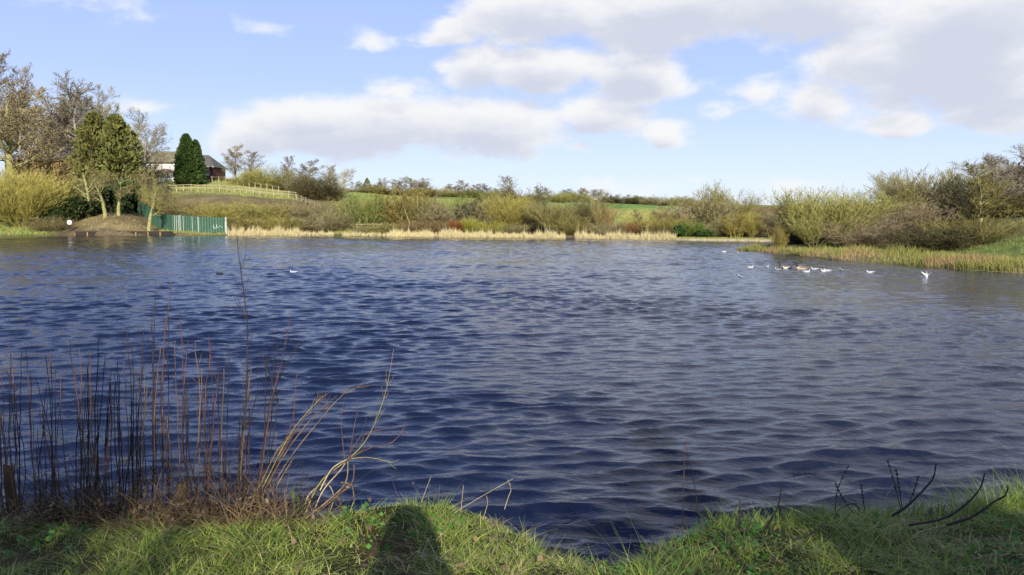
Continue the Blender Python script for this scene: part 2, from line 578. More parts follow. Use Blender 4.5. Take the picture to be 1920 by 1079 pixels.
def build_ground():
    a1 = np.radians(np.arange(-42, 42.01, .26))
    a2 = np.radians(np.arange(43.5, 317.9, 4.0))
    az = np.concatenate([a1, a2])
    rr = np.concatenate([[.6, 2.5, 6.9, 7.6, 12, 20], np.arange(30, 60, .9), np.arange(60, 90, .9), np.arange(90, 150, .8), np.arange(150, 215, 1.8),
                         np.arange(215, 430, 9), [450, 520, 640, 820, 1100, 1500, 2200, 3500]])
    A, RR = np.meshgrid(az, rr)
    x, y = np.sin(A) * RR, np.cos(A) * RR
    x, y = x.ravel(), y.ravel()
    z = ground_z(x, y)
    z = np.where((np.abs(x) < 9) & (y > -3) & (y < 7.5), z - .5, z)     # the finer bank lies over this part
    nr, na = len(rr), len(az)
    i, j = np.meshgrid(np.arange(nr - 1), np.arange(na), indexing='ij')
    j2 = (j + 1) % na
    f = np.stack([i * na + j, i * na + j2, (i + 1) * na + j2, (i + 1) * na + j], -1).reshape(-1, 4)[:, ::-1]
    me = mesh_np('ground', np.stack([x, y, z], -1), [f], True, None, ground_colour(x, y))
    o = link('ground', me, None, GM); tag(o, kind='structure')
    # the near bank, finer
    xs = np.arange(-9.2, 9.21, .05); ys = np.concatenate([np.arange(-3.4, 2.4, .2), np.arange(2.4, 7.6, .045)])
    X, Y = np.meshgrid(xs, ys); x, y = X.ravel(), Y.ravel()
    z = bank_z(x, y)
    z = z - .52 * np.maximum(sstep(8.9, 9.2, np.abs(x)), sstep(-3.1, -3.4, y))
    ny, nx = X.shape
    i, j = np.meshgrid(np.arange(ny - 1), np.arange(nx - 1), indexing='ij')
    f = np.stack([i * nx + j, i * nx + j + 1, (i + 1) * nx + j + 1, (i + 1) * nx + j], -1).reshape(-1, 4)
    n = fbm(x * 2, y * 2, 4)
    c = np.array((.040, .045, .016)) * (1 + 1.1 * n)[:, None]
    s = sstep(.05, .25, fbm(x * 1.3 + 3, y * 1.3 + 8, 3))[:, None]
    c = c * (1 - s) + s * np.array((.060, .045, .022)) * (1 + .8 * n)[:, None]
    steep = sstep(.9, .5, z)[:, None]
    c = c * (1 - steep) + steep * np.array((.06, .045, .03))
    me = mesh_np('grass_bank', np.stack([x, y, z], -1), [f], True, None, np.clip(c, .01, .5))
    o = link('grass_bank', me, None, GM); tag(o, kind='structure')


build_ground()

# ------------------------------------------------------------------ water
_wr = np.random.RandomState(5)
WAVES = []
NW = 80
for i in range(NW):
    lam = 0.10 * (1.8 / 0.10) ** ((i + _wr.rand()) / NW)
    th = _wr.normal(0, .37) + math.radians(9)
    shape = math.exp(-(math.log(lam / .36) / .62) ** 2)
    WAVES.append((lam, math.sin(th), -math.cos(th), (.019 + .062 * shape), _wr.rand() * 6.283))


def build_water():
    az = np.radians(np.concatenate([np.arange(-98, -42, 4), np.arange(-42, 42.01, .135), np.arange(46, 99, 4)]))
    n = 1150
    rr = 4.4 * (150 / 4.4) ** (np.arange(n) / (n - 1))
    A, RR = np.meshgrid(az, rr)
    x, y = (np.sin(A) * RR).ravel(), (np.cos(A) * RR).ravel()
    r = RR.ravel()
    step = r * (math.log(150 / 4.4) / (n - 1))
    gust = .82 + 1.5 * fbm(x * .045 + 7, y * .07, 3) + .9 * fbm(x * .21, y * .35 + 11, 2)
    gust = np.clip(gust, .3, 1.7)
    # sheltered water: under the far bank and along the low bank on the right
    az_ = np.arctan2(x, y)
    shel = 1 - .45 * sstep(.30, .52, az_) * sstep(15, 30, r)
    gust = gust * shel
    dx = np.zeros_like(x); dy = np.zeros_like(x); z = np.zeros_like(x)
    for (lam, cx, cy, ak, ph) in WAVES:
        k = 6.2832 / lam
        fade = sstep(2.0, 3.6, lam / step) * gust
        a = ak / k
        ph2 = k * (cx * x + cy * y) + ph + 1.1 * np.sin(.23 * x + ph * 3) + .9 * np.sin(.19 * y + ph * 5)
        s, c = np.sin(ph2), np.cos(ph2)
        z += a * fade * s
        q = 1.0 * a * fade
        dx += q * cx * c; dy += q * cy * c
    V = np.stack([x + dx, y + dy, z], -1)
    nr, na = len(rr), len(az)
    i, j = np.meshgrid(np.arange(nr - 1), np.arange(na - 1), indexing='ij')
    f = np.stack([i * na + j, i * na + j + 1, (i + 1) * na + j + 1, (i + 1) * na + j], -1).reshape(-1, 4)[:, ::-1]
    m, T, b = base_mat('lake_water')
    b.inputs['Base Color'].default_value = (.0055, .009, .023, 1)
    b.inputs['Roughness'].default_value = .015
    b.inputs['IOR'].default_value = 1.333
    b.inputs['Specular IOR Level'].default_value = .5
    tc = T.n('ShaderNodeTexCoord')
    v = T.vmath('MULTIPLY', tc.outputs['Object'], (1.0, 2.1, 1.0))
    rip = T.math('MULTIPLY_ADD', T.noise(v, 13.0, 3, .5, .2), .4, T.noise(v, 4.2, 3, .5, .2))
    patch = T.noise(tc.outputs['Object'], .06, 3, .5)
    bp = T.n('ShaderNodeBump')
    bp.inputs['Distance'].default_value = .03
    T.put(bp.inputs['Strength'], T.smooth(patch, .3, .7, .35, .8))
    T.put(bp.inputs['Height'], rip); T.put(b.inputs['Normal'], bp.outputs[0])
    me = mesh_np('lake_water', V, [f], True)
    o = link('lake_water', me, None, m); tag(o, kind='structure')


build_water()

# ------------------------------------------------------------------ plant builders
def seg_mesh(name, segs, sides):
    """segs: (p0, p1, r0, r1, tint) rows; every piece a tapered prism (or a ribbon when sides == 2)"""
    A = np.array(segs, float)
    p0, p1, r0, r1, tn = A[:, 0:3], A[:, 3:6], A[:, 6], A[:, 7], A[:, 8]
    d = p1 - p0
    d /= np.maximum(np.linalg.norm(d, axis=1, keepdims=True), 1e-9)
    up = np.where(np.abs(d[:, 2:3]) < .9, np.array([[0, 0, 1.0]]), np.array([[1.0, 0, 0]]))
    a = np.cross(d, up); a /= np.linalg.norm(a, axis=1, keepdims=True)
    b = np.cross(d, a)
    n = len(A)
    if sides == 2:                     # ribbons turned every way
        t = np.random.RandomState(n).rand(n) * 6.283
        a = a * np.cos(t)[:, None] + b * np.sin(t)[:, None]
        V = np.stack([p0 - a * r0[:, None], p0 + a * r0[:, None], p1 + a * r1[:, None], p1 - a * r1[:, None]], 1).reshape(-1, 3)
        f = np.arange(n * 4).reshape(n, 4)
        return V, f, np.repeat(tn, 4)
    ring0, ring1 = [], []
    for k in range(sides):
        t = 6.2832 * k / sides
        o = a * math.cos(t) + b * math.sin(t)
        ring0.append(p0 + o * r0[:, None]); ring1.append(p1 + o * r1[:, None])
    V = np.stack(ring0 + ring1, 1).reshape(-1, 3)
    base = (np.arange(n) * 2 * sides)[:, None]
    f = np.concatenate([base + np.array([[k, (k + 1) % sides, sides + (k + 1) % sides, sides + k]]) for k in range(sides)])
    return V, f, np.repeat(tn, 2 * sides)


def segs_to_mesh(name, groups):
    """groups: list of (segs, sides)"""
    Vs, fs, ts, off = [], [], [], 0
    for segs, sides in groups:
        if not len(segs): continue
        V, f, t = seg_mesh(name, segs, sides)
        Vs.append(V); fs.append(f + off); ts.append(t); off += len(V)
    return mesh_np(name, np.concatenate(Vs), [np.concatenate(fs)], True, np.concatenate(ts))


def rvec(rg):
    z = rg.uniform(-1, 1); t = rg.uniform(0, 6.2832); q = math.sqrt(1 - z * z)
    return Vector((q * math.cos(t), q * math.sin(t), z))


def grow(rg, out, p, d, L, r, lev, P):
    steps = P['steps'][lev]; nlev = len(P['n'])
    pts = [p.copy()]; dirs = [d.copy()]
    rr = [r]
    tint = rg.random()
    for i in range(steps):
        d = (d + rvec(rg) * P['wob'][lev] + Vector((0, 0, P['up'][lev]))).normalized()
        q = p + d * (L / steps)
        r2 = r * (1 - .82 * (i + 1) / steps) if lev else r * (1 - .75 * (i + 1) / steps)
        out[lev].append((*p, *q, rr[-1], max(r2, P['rmin']), tint))
        rr.append(max(r2, P['rmin'])); pts.append(q.copy()); dirs.append(d.copy()); p = q
    if lev + 1 >= nlev + 1: return
    if lev >= nlev: return
    n = P['n'][lev]
    for k in range(n):
        t = P['t0'][lev] + (1 - P['t0'][lev]) * (k + rg.random()) / n
        t = min(t, .98)
        s = t * steps; i = int(s); u = s - i
        q = pts[i].lerp(pts[i + 1], u); dd = dirs[i + 1]
        side = dd.cross(rvec(rg)).normalized()
        an = math.radians(P['ang'][lev] * rg.uniform(.7, 1.3))
        nd = (dd * math.cos(an) + side * math.sin(an)).normalized()
        if P.get('flat') and lev > 0: nd.z *= .6; nd.normalize()
        ll = L * P['lr'][lev] * (1 - P['tap'][lev] * t) * rg.uniform(.7, 1.2)
        nr = max(min(rr[i] * .62, r * P.get('rr', .5)), P['rmin'])
        grow(rg, out, q, nd, ll, nr, lev + 1, P)


TREE = {
    # single-stemmed trees, about 10 m high
    'ash': dict(n=(16, 9, 7, 3), steps=(9, 6, 4, 3, 2), wob=(.04, .09, .12, .14, .15), up=(.05, .13, .10, .08, .06), t0=(.22, .15, .1, .2), ang=(44, 38, 36, 34), lr=(.52, .52, .55, .62), tap=(.55, .45, .4, .3), L=9.5, r=.15, rmin=.012),
    'fine': dict(n=(20, 8, 7, 3), steps=(9, 5, 4, 3, 2), wob=(.04, .08, .12, .15, .15), up=(.05, .11, .08, .04, .02), t0=(.20, .12, .1, .2), ang=(38, 36, 38, 36), lr=(.40, .52, .55, .62), tap=(.6, .45, .4, .3), L=9.8, r=.12, rmin=.011),
    'oak': dict(n=(13, 9, 8, 3), steps=(6, 6, 4, 3, 2), wob=(.08, .13, .17, .2, .2), up=(.03, .09, .07, .05, .03), t0=(.20, .15, .1, .2), ang=(56, 42, 42, 40), lr=(.64, .52, .54, .62), tap=(.40, .45, .4, .3), L=8.0, r=.17, rmin=.012),
    'crook': dict(n=(8, 8, 7, 4), steps=(7, 6, 4, 3, 2), wob=(.13, .18, .2, .22, .2), up=(.06, .07, .06, .02, .0), t0=(.38, .25, .1, .2), ang=(46, 46, 46, 42), lr=(.60, .48, .48, .6), tap=(.3, .4, .4, .3), L=8.5, r=.34, rmin=.012),
}


def make_tree(kind, seed):
    P = TREE[kind]; rg = random.Random(seed)
    out = [[], [], [], [], []]
    grow(rg, out, Vector((0, 0, -.25)), Vector((rg.uniform(-.06, .06), rg.uniform(-.06, .06), 1)).normalized(), P['L'], P['r'], 0, P)
    H = float(np.percentile([s[5] for l in out for s in l], 99.7))
    k = 10.0 / H
    out = [[(*[c * k for c in s[:6]], s[6], s[7], s[8]) for s in l] for l in out]
    w = np.array([[s[3], s[4]] for l in out[2:] for s in l]); wid = float(np.percentile(np.abs(w), 96)) * 2
    t = segs_to_mesh('trunk', [(out[0], 7), (out[1], 5)])
    c = segs_to_mesh('crown', [(out[2], 4), (out[3], 3), (out[4], 2)])
    return ('tree', t, c, 10.0, wid)


BUSH = {
    # many-stemmed, about 4 m high: stems, fan angle, shoots per stem
    'willow': dict(ns=60, fan=46, L=4.0, n=(17, 8), steps=(6, 4, 2), wob=(.10, .11, .15), up=(.045, .10, .10), t0=(.15, .1), ang=(28, 30), lr=(.46, .5), tap=(.4, .4), r=.030, rmin=.008),
    'thicket': dict(ns=38, fan=54, L=3.2, n=(18, 12), steps=(5, 4, 2), wob=(.14, .17, .22), up=(.08, .07, .05), t0=(.08, .05), ang=(42, 44), lr=(.46, .45), tap=(.35, .4), r=.034, rmin=.008),
    'pole': dict(ns=22, fan=16, L=4.4, n=(22, 9), steps=(7, 4, 2), wob=(.045, .10, .15), up=(.09, .15, .10), t0=(.15, .1), ang=(30, 34), lr=(.32, .48), tap=(.5, .4), r=.042, rmin=.008),
    'hawthorn': dict(ns=22, fan=62, L=2.9, n=(19, 14), steps=(5, 4, 3), wob=(.2, .24, .28), up=(.05, .04, .02), t0=(.1, .05), ang=(52, 52), lr=(.56, .48), tap=(.4, .4), r=.055, rmin=.010),
    'fan': dict(ns=22, fan=54, L=4.4, n=(20, 10), steps=(7, 4, 2), wob=(.05, .08, .12), up=(.04, .12, .12), t0=(.22, .15), ang=(30, 28), lr=(.38, .5), tap=(.4, .4), r=.062, rmin=.009),
    'low': dict(ns=60, fan=62, L=2.2, n=(10, 6), steps=(4, 3, 2), wob=(.16, .2, .25), up=(.06, .1, .1), t0=(.1, .1), ang=(36, 38), lr=(.5, .5), tap=(.3, .4), r=.020, rmin=.008),
}


def make_bush(kind, seed):
    P = BUSH[kind]; rg = random.Random(seed)
    out = [[], [], []]
    for i in range(P['ns']):
        a = rg.uniform(0, 6.2832); fan = math.radians(P['fan']) * math.sqrt(rg.random())
        d = Vector((math.cos(a) * math.sin(fan), math.sin(a) * math.sin(fan), math.cos(fan)))
        b = .55 if kind in ('thicket', 'low', 'pole') else .3
        p = Vector((math.cos(a), math.sin(a), 0)) * rg.uniform(.05, 1) * b + Vector((0, 0, -.25))
        L = P['L'] * (rg.uniform(.72, 1.05) if kind in ('willow', 'hawthorn', 'fan') else rg.uniform(.45, 1.1))
        grow(rg, out, p, d, L, P['r'] * rg.uniform(.6, 1), 0, P)
    allp = np.array([s[3:6] for l in out for s in l])
    H = float(np.percentile(allp[:, 2], 99.6)); wid = float(np.percentile(np.abs(allp[:, :2]), 97)) * 2
    t = segs_to_mesh('stems', [(out[0], 4)])
    c = segs_to_mesh('twigs', [(out[1], 3), (out[2], 2)])
    return ('bush', t, c, H, wid)


def leaf_cloud(P, D, size, rg, asp=.45):
    """small kite-shaped leaf sprays at P pointing along D"""
    n = len(P)
    D = D / np.linalg.norm(D, axis=1, keepdims=True)
    t = rg.normal(size=(n, 3)); a = np.cross(D, t); a /= np.linalg.norm(a, axis=1, keepdims=True)
    s = size * rg.uniform(.6, 1.4, (n, 1))
    V = np.stack([P, P + D * s * .5 + a * s * asp * .6, P + D * s, P + D * s * .5 - a * s * asp * .6], 1).reshape(-1, 3)
    return V, np.arange(n * 4).reshape(n, 4)


def make_conifer(seed, H=10.0, wid=3.6, n=9000, size=.34, rag=.25, power=.75, base=.0):
    rg = np.random.RandomState(seed)
    h = rg.beta(1.0, 1.25, n)
    th = rg.uniform(0, 6.2832, n)
    prof = np.minimum((1 - h) ** power * (1.02), .62 + .5 * h + .3) * np.minimum(1, (h + .08) / .16)
    lump = 1 + rag * (vnoise(th * 2.2 + seed, h * 9) - .5) * 2 + rag * .7 * (vnoise(th * 6 + 3, h * 26 + seed) - .5) * 2
    r = wid / 2 * prof * lump * rg.uniform(.55, 1.0, n) ** .35
    P = np.stack([r * np.cos(th), r * np.sin(th), base + h * (H - base)], -1)
    D = np.stack([np.cos(th) * .6, np.sin(th) * .6, rg.uniform(.3, 1.2, n)], -1) + rg.normal(0, .35, (n, 3))
    V, f = leaf_cloud(P, D, size, rg)
    me = mesh_np('crown', V, [f], False, np.repeat(rg.rand(n), 4))
    t = MB(); t.tube([(0, 0, -.3), (0, 0, H * .9)], [.16, .03], 7)
    return ('tree', t.mesh('trunk', True), me, H, wid)


def make_leafbush(seed, H=2.0, wid=2.6, n=3800, size=.20):
    rg = np.random.RandomState(seed)
    c = rg.normal(size=(26, 3)) * (wid * .24, wid * .24, H * .2) + (0, 0, H * .5)
    k = rg.randint(0, 26, n)
    D = rg.normal(size=(n, 3)); D /= np.linalg.norm(D, axis=1, keepdims=True)
    P = c[k] + D * (wid * .17) * rg.uniform(.5, 1, (n, 1))
    P[:, 2] = np.abs(P[:, 2])
    V, f = leaf_cloud(P, D + (0, 0, .3), size, rg, .6)
    me = mesh_np('leaves', V, [f], False, np.repeat(rg.rand(n), 4))
    segs = []
    for i in range(26): segs.append((0, 0, -.2, *c[i], .04, .012, .5))
    return ('leafbush', segs_to_mesh('stems', [(segs, 4)]), me, float(np.percentile(P[:, 2], 99)), float(np.percentile(np.abs(P[:, :2]), 97)) * 2)


PROTO = {}
for i in range(3):
    PROTO['ash%d' % i] = make_tree('ash', 21 + i); PROTO['fine%d' % i] = make_tree('fine', 41 + i)
for i in range(2):
    PROTO['oak%d' % i] = make_tree('oak', 61 + i); PROTO['crook%d' % i] = make_tree('crook', 81 + i)
for k_ in ('willow', 'thicket', 'pole', 'hawthorn'):
    for i in range(2): PROTO['%s%d' % (k_, i)] = make_bush(k_, 100 + i + 7 * len(k_))
PROTO['fan0'] = make_bush('fan', 301); PROTO['low0'] = make_bush('low', 302); PROTO['low1'] = make_bush('low', 303)
PROTO['cypress0'] = make_conifer(1, 10, 4.3, 13000, .36, .30, .55); PROTO['cypress1'] = make_conifer(2, 10, 4.3, 11000, .36, .30, .55)
PROTO['conifer0'] = make_conifer(5, 10, 5.0, 9000, .40, .6, .58); PROTO['conifer1'] = make_conifer(6, 10, 5.0, 9000, .40, .6, .55)
PROTO['pine0'] = make_conifer(8, 10, 5, 1500, .6, .5, .9, 1.0)
PROTO['holly0'] = make_leafbush(3); PROTO['holly1'] = make_leafbush(4)
_cnt = {}
_prng = random.Random(99)


def plant(proto, px, Y, top, width, tw, bark, name, cat, label, group=None, base=None):
    """one plant: px and distance say where it stands, top and width (px) how large it looks"""
    if proto[-1] not in '0123456789':
        n = len([k for k in PROTO if k[:-1] == proto]); i = _cnt.get(proto, 0); _cnt[proto] = i + 1
        proto = proto + str(i % n)
    kind, tm, cm, H, wid = PROTO[proto]
    x = W(px, 430, Y).x
    z = gz(x, Y) if base is None else W(px, base, Y).z
    h = W(px, top, Y).z - z
    if group == GB: width *= 1.22; top -= 3
    if group == GC and Y > 215: width *= 1.3; top -= 9
    if group in (GD, 'bushes on the marsh hill'): width *= 1.3; top -= 3
    sw = (width / F * Y * 1.0) / wid
    o = empty(name, (x, Y, z), _prng.uniform(0, 6.28))
    sz = max(h, .3) / H
    o.scale = (sw, sw, sz)
    tag(o, label, cat, group)
    cmat = TWM.get(tw) or LEAF[tw]
    if kind == 'tree':
        link('trunk', tm, o, BARK[bark]); link('crown', cm, o, cmat)
    elif kind == 'bush':
        link('stems', tm, o, TWM.get(bark) or BARK[bark])['kind'] = 'stuff'; link('twigs', cm, o, cmat)['kind'] = 'stuff'
    else:
        link('stems', tm, o, BARK[bark])['kind'] = 'stuff'; link('leaves', cm, o, cmat)['kind'] = 'stuff'
    return o


# ------------------------------------------------------------------ plants, one row each
T_, B_ = 'tree', 'bush'
GA = 'bare trees behind the timber hall'
GB = 'scrub bushes along the far shore'
GC = 'small trees along the skyline'
GD = 'willow scrub behind the low marshy bank'
GE = 'mossy trees on the earth slope'
GH = 'hedges along the hilltop'
PLANTS = [
    # the wooded slope with the hall
    ('ash0', 30, 146, 158, 175, 'orange', 'moss', 'bare_tree', T_, 'broad bare tree with a forked mossy trunk in front of the dark roof end', GA),
    ('fine0', -8, 165, 102, 120, 'pink', 'grey', 'bare_tree', T_, 'tallest thin pinkish tree, cut by the frame edge beside the dark roof', GA),
    ('fine1', 40, 168, 118, 80, 'pink', 'grey', 'bare_tree', T_, 'slender pink twigged tree rising above the broad orange tinted crown', GA),
    ('ash1', 82, 166, 168, 120, 'orange', 'dark', 'bare_tree', T_, 'orange tinted bare tree standing behind the middle of the dark roof', GA),
    ('fine2', 118, 168, 186, 85, 'orange', 'dark', 'bare_tree', T_, 'thin stemmed bare tree between the orange crown and the tall grey tree', GA),
    ('ash2', 160, 160, 138, 118, 'grey', 'grey', 'bare_tree', T_, 'tall grey bare tree with upswept branches behind the two olive conifers', GA),
    ('ash0', 196, 164, 160, 72, 'grey', 'grey', 'bare_tree', T_, 'narrower grey bare tree just behind the cleft between the olive conifers', GA),
    ('ash1', 232, 166, 192, 80, 'grey', 'dark', 'bare_tree', T_, 'bare grey crown showing over the shoulder of the second olive conifer', GA),
    ('oak0', 272, 158, 208, 95, 'grey', 'grey', 'bare_tree', T_, 'wide spreading bare tree arching over the slate roof of the white house', GA),
    ('fine0', 60, 172, 200, 70, 'orange', 'dark', 'bare_tree', T_, 'dark stemmed bare tree leaning behind the roof ridge of the hall', GA),
    ('fine2', 140, 170, 176, 90, 'grey', 'grey', 'bare_tree', T_, 'hazy bare tree filling the gap before the tall grey tree', GA),
    ('fine0', 20, 174, 175, 90, 'orange', 'dark', 'bare_tree', T_, 'hazy bare tree behind the dark roof end', GA),
    ('fine1', 100, 174, 196, 90, 'orange', 'dark', 'bare_tree', T_, 'hazy orange bare tree low over the roof ridge', GA),
    ('oak1', 252, 162, 214, 84, 'grey', 'grey', 'bare_tree', T_, 'bare tree squeezed between the olive conifer and the arching tree', GA),
    ('thicket', 282, 176, 308, 56, 'brown', 'brown', 'thicket_bush', B_, 'brown twigs hiding the near end of the white house'),
    ('conifer0', 186, 141, 214, 86, 'olive_conifer', 'dark', 'conifer', 'conifer', 'olive conifer with a pointed top nearer the hall roof', 'olive conifers beside the hall'),
    ('conifer1', 227, 140, 218, 92, 'olive_conifer', 'dark', 'conifer', 'conifer', 'broader olive conifer next to the white house', 'olive conifers beside the hall'),
    ('cypress0', 356, 172, 253, 47, 'cypress', 'dark', 'cypress', 'conifer', 'dense dark green cypress, the taller of two before the brick house', 'cypresses in front of the brick house'),
    ('cypress1', 373, 174, 264, 34, 'cypress', 'dark', 'cypress', 'conifer', 'shorter dark green cypress tight against the brick gable', 'cypresses in front of the brick house'),
    ('willow', 44, 118, 314, 150, 'yellow', 'yellow', 'willow_bush', B_, 'big golden willow bush fanning out beside the person', 'willow bushes'),
    ('willow', -40, 121, 318, 130, 'yellow', 'olive', 'willow_bush', B_, 'golden willow bush cut by the frame edge above the small lawn', 'willow bushes'),
    ('low', 95, 115, 404, 75, 'brown', 'brown', 'low_bush', B_, 'low brown twiggy bush at the foot of the golden willow'),
    ('holly0', 140, 121, 372, 62, 'holly', 'dark', 'holly_bush', B_, 'dark evergreen bush right behind the person', 'dark evergreen bushes on the slope'),
    ('holly1', 112, 119, 392, 48, 'holly', 'dark', 'holly_bush', B_, 'dark evergreen bush between the golden willow and the person', 'dark evergreen bushes on the slope'),
    ('holly1', 185, 126, 372, 40, 'holly', 'dark', 'holly_bush', B_, 'dark evergreen bush between two mossy trunks on the earth slope', 'dark evergreen bushes on the slope'),
    ('holly0', 148, 128, 350, 56, 'holly', 'dark', 'holly_bush', B_, 'dark evergreen bush under the plank wall of the hall', 'dark evergreen bushes on the slope'),
    ('holly0', 216, 133, 344, 66, 'holly', 'dark', 'holly_bush', B_, 'added dark evergreen bush standing in for the shade behind the mossy trunks', 'dark evergreen bushes on the slope'),  # added bush: its dark leaves stand in for shade among the trunks
    ('holly1', 250, 136, 350, 56, 'holly', 'dark', 'holly_bush', B_, 'added dark evergreen bush standing in for shade just above the green fence', 'dark evergreen bushes on the slope'),  # also added, dark foliage in place of the shade above the fence
    ('thicket', 128, 126, 338, 80, 'brown', 'brown', 'thicket_bush', B_, 'brown twiggy thicket between the willow and the plank wall'),
    ('crook0', 166, 122, 300, 85, 'olive', 'moss', 'mossy_tree', T_, 'straight mossy trunked tree with its foot on the leafy bank', GE),
    ('crook1', 199, 120, 318, 75, 'brown', 'moss', 'mossy_tree', T_, 'crooked mossy tree standing on top of the bare earth mound', GE),
    ('crook0', 224, 123, 322, 78, 'brown', 'moss', 'mossy_tree', T_, 'mossy tree leaning at the upper end of the green fence', GE),
    ('crook1', 279, 115.6, 346, 78, 'olive', 'moss', 'mossy_tree', T_, 'small mossy tree standing in front of the green metal fence', GE),
    ('thicket', 262, 138, 318, 62, 'mauve', 'brown', 'thicket_bush', B_, 'reddish twiggy thicket under the slate roof of the white house'),
    ('hawthorn', 300, 134, 350, 60, 'brown', 'brown', 'thicket_bush', B_, 'brown tangled bush above the bend of the green fence'),
    # hilltop by the brick house
    ('fine1', 446, 184, 272, 54, 'pale', 'grey', 'bare_tree', T_, 'tall pale bare tree over the russet hedge beyond the brick house', GC),
    ('fine2', 474, 184, 284, 48, 'grey', 'grey', 'bare_tree', T_, 'grey bare tree just past the tall pale one on the hilltop', GC),
    ('fine0', 539, 182, 292, 36, 'pink', 'brown', 'bare_tree', T_, 'slim reddish tree standing alone at the end of the post fence', GC),
    ('hawthorn', 467, 178, 318, 44, 'olive', 'olive', 'hilltop_bush', B_, 'round olive bush at the foot of the tall pale hilltop tree', GB),
    ('thicket', 496, 180, 308, 42, 'olive', 'olive', 'hilltop_bush', B_, 'ragged olive bush behind the upper post fence', GB),
    ('thicket', 520, 181, 314, 36, 'green', 'olive', 'hilltop_bush', B_, 'greenish bush close to the slim reddish tree', GB),
    ('thicket', 560, 178, 318, 46, 'olive', 'olive', 'hilltop_bush', B_, 'pale olive bush between the slim reddish tree and the dark hawthorn', GB),
    ('hawthorn', 592, 163, 326, 98, 'dark', 'dark', 'hawthorn', B_, 'large dark hawthorn on the slope where the rail fence ends'),
    ('fine1', 585, 168, 300, 66, 'grey', 'pale', 'bare_tree', T_, 'wispy grey tree rising out of the dark hawthorn', GC),
    ('fine2', 612, 172, 308, 44, 'grey', 'grey', 'bare_tree', T_, 'second wispy tree behind the dark hawthorn', GC),
    ('oak1', 640, 180, 314, 62, 'pale', 'pale', 'bare_tree', T_, 'pale spreading tree past the dark hawthorn', GC),
    ('hawthorn', 622, 168, 350, 56, 'mauve', 'brown', 'hilltop_bush', B_, 'purplish bush leaning against the dark hawthorn', GB),
    ('willow', 434, 188, 335, 60, 'russet', 'russet', 'russet_bush', B_, 'russet bush under the tall pale tree, beside the brick house', 'russet hedge bushes'),
    ('thicket', 406, 187, 336, 42, 'russet', 'russet', 'russet_bush', B_, 'russet bush touching the brick house', 'russet hedge bushes'),
    ('thicket', 476, 186, 342, 56, 'russet', 'russet', 'russet_bush', B_, 'russet bush behind the first upper fence posts', 'russet hedge bushes'),
    ('thicket', 510, 184, 345, 52, 'russet', 'brown', 'russet_bush', B_, 'russet bush behind the last upper fence posts', 'russet hedge bushes'),
    ('thicket', 542, 180, 348, 50, 'brown', 'brown', 'russet_bush', B_, 'brown bush where the russet hedge meets the dark hawthorn', 'russet hedge bushes'),
    # scrub on the slope behind the reeds
    ('low', 348, 134, 372, 60, 'brown', 'brown', 'scrub_bush', B_, 'low brown bush on the bare slope above the green fence', GB),
    ('low', 388, 131, 380, 66, 'brown', 'olive', 'scrub_bush', B_, 'brown bush above the free end of the green fence', GB),
    ('thicket', 440, 124, 379, 92, 'yellow', 'olive', 'scrub_bush', B_, 'golden olive bush just past the end of the green fence', GB),
    ('thicket', 488, 125, 376, 84, 'olive', 'olive', 'scrub_bush', B_, 'olive bush below the middle of the lower rail fence', GB),
    ('thicket', 524, 130, 377, 78, 'russet', 'red', 'scrub_bush', B_, 'reddish brown bush below the end of the lower rail fence', GB),
    ('low', 562, 128, 383, 84, 'red', 'red', 'scrub_bush', B_, 'rust coloured bush under the slanting hand rail', GB),
    ('thicket', 604, 125, 378, 92, 'mauve', 'brown', 'scrub_bush', B_, 'grey brown bush below the large dark hawthorn', GB),
    ('low', 468, 118, 402, 76, 'olive', 'olive', 'scrub_bush', B_, 'low olive bush directly behind the reeds near the green fence', GB),
    ('low', 516, 118, 404, 76, 'yellow', 'olive', 'scrub_bush', B_, 'low straw coloured bush behind the tallest reeds', GB),
    ('low', 556, 118, 408, 66, 'olive', 'olive', 'scrub_bush', B_, 'low olive bush above the gap in the reeds', GB),
    ('thicket', 622, 117, 396, 78, 'mauve', 'brown', 'scrub_bush', B_, 'purple brown thicket at the water past the gap in the reeds', GB),
    ('pole', 657, 122, 378, 62, 'olive', 'pale', 'pole_bush', B_, 'thin stemmed bush with one pale trunk before the grass strip', GB),
    ('thicket', 640, 132, 372, 70, 'russet', 'brown', 'scrub_bush', B_, 'brown bush at the edge of the grass strip', GB),
    ('pole', 686, 118, 362, 56, 'green', 'pale', 'pole_bush', B_, 'clump of pale upright stems above the short shore fence', GB),
    ('pole', 708, 121, 368, 50, 'olive', 'pale', 'pole_bush', B_, 'upright bush behind the short shore fence', GB),
    ('thicket', 732, 121, 384, 66, 'olive', 'olive', 'scrub_bush', B_, 'olive bush below the pale grass strip', GB),
    ('pole', 764, 119, 352, 78, 'yellow', 'moss', 'pole_bush', B_, 'tall golden pole willow rising over the green field strip', GB),
    ('pole', 788, 117, 362, 48, 'olive', 'pale', 'pole_bush', B_, 'tall bush with two straight white stems', GB),
    ('holly0', 801, 121, 396, 46, 'holly', 'dark', 'evergreen_bush', B_, 'dark evergreen bush behind the straight white stems', GB),
    ('low', 772, 114, 412, 56, 'red', 'red', 'scrub_bush', B_, 'low red brown scrub behind the reeds, below the golden pole willow', GB),
    ('low', 816, 116, 408, 44, 'red', 'dark', 'scrub_bush', B_, 'dark red low scrub in front of the dark evergreen', GB),
    ('hawthorn', 838, 118, 373, 86, 'mauve', 'pale', 'scrub_bush', B_, 'round purple brown bush with a leaning pale trunk', GB),
    ('holly1', 884, 120, 380, 66, 'holly', 'dark', 'evergreen_bush', B_, 'dark green bush above the red and yellow dogwoods', GB),
    ('hawthorn', 878, 124, 368, 74, 'green', 'dark', 'scrub_bush', B_, 'tangled green bush on top of the dark evergreen', GB),
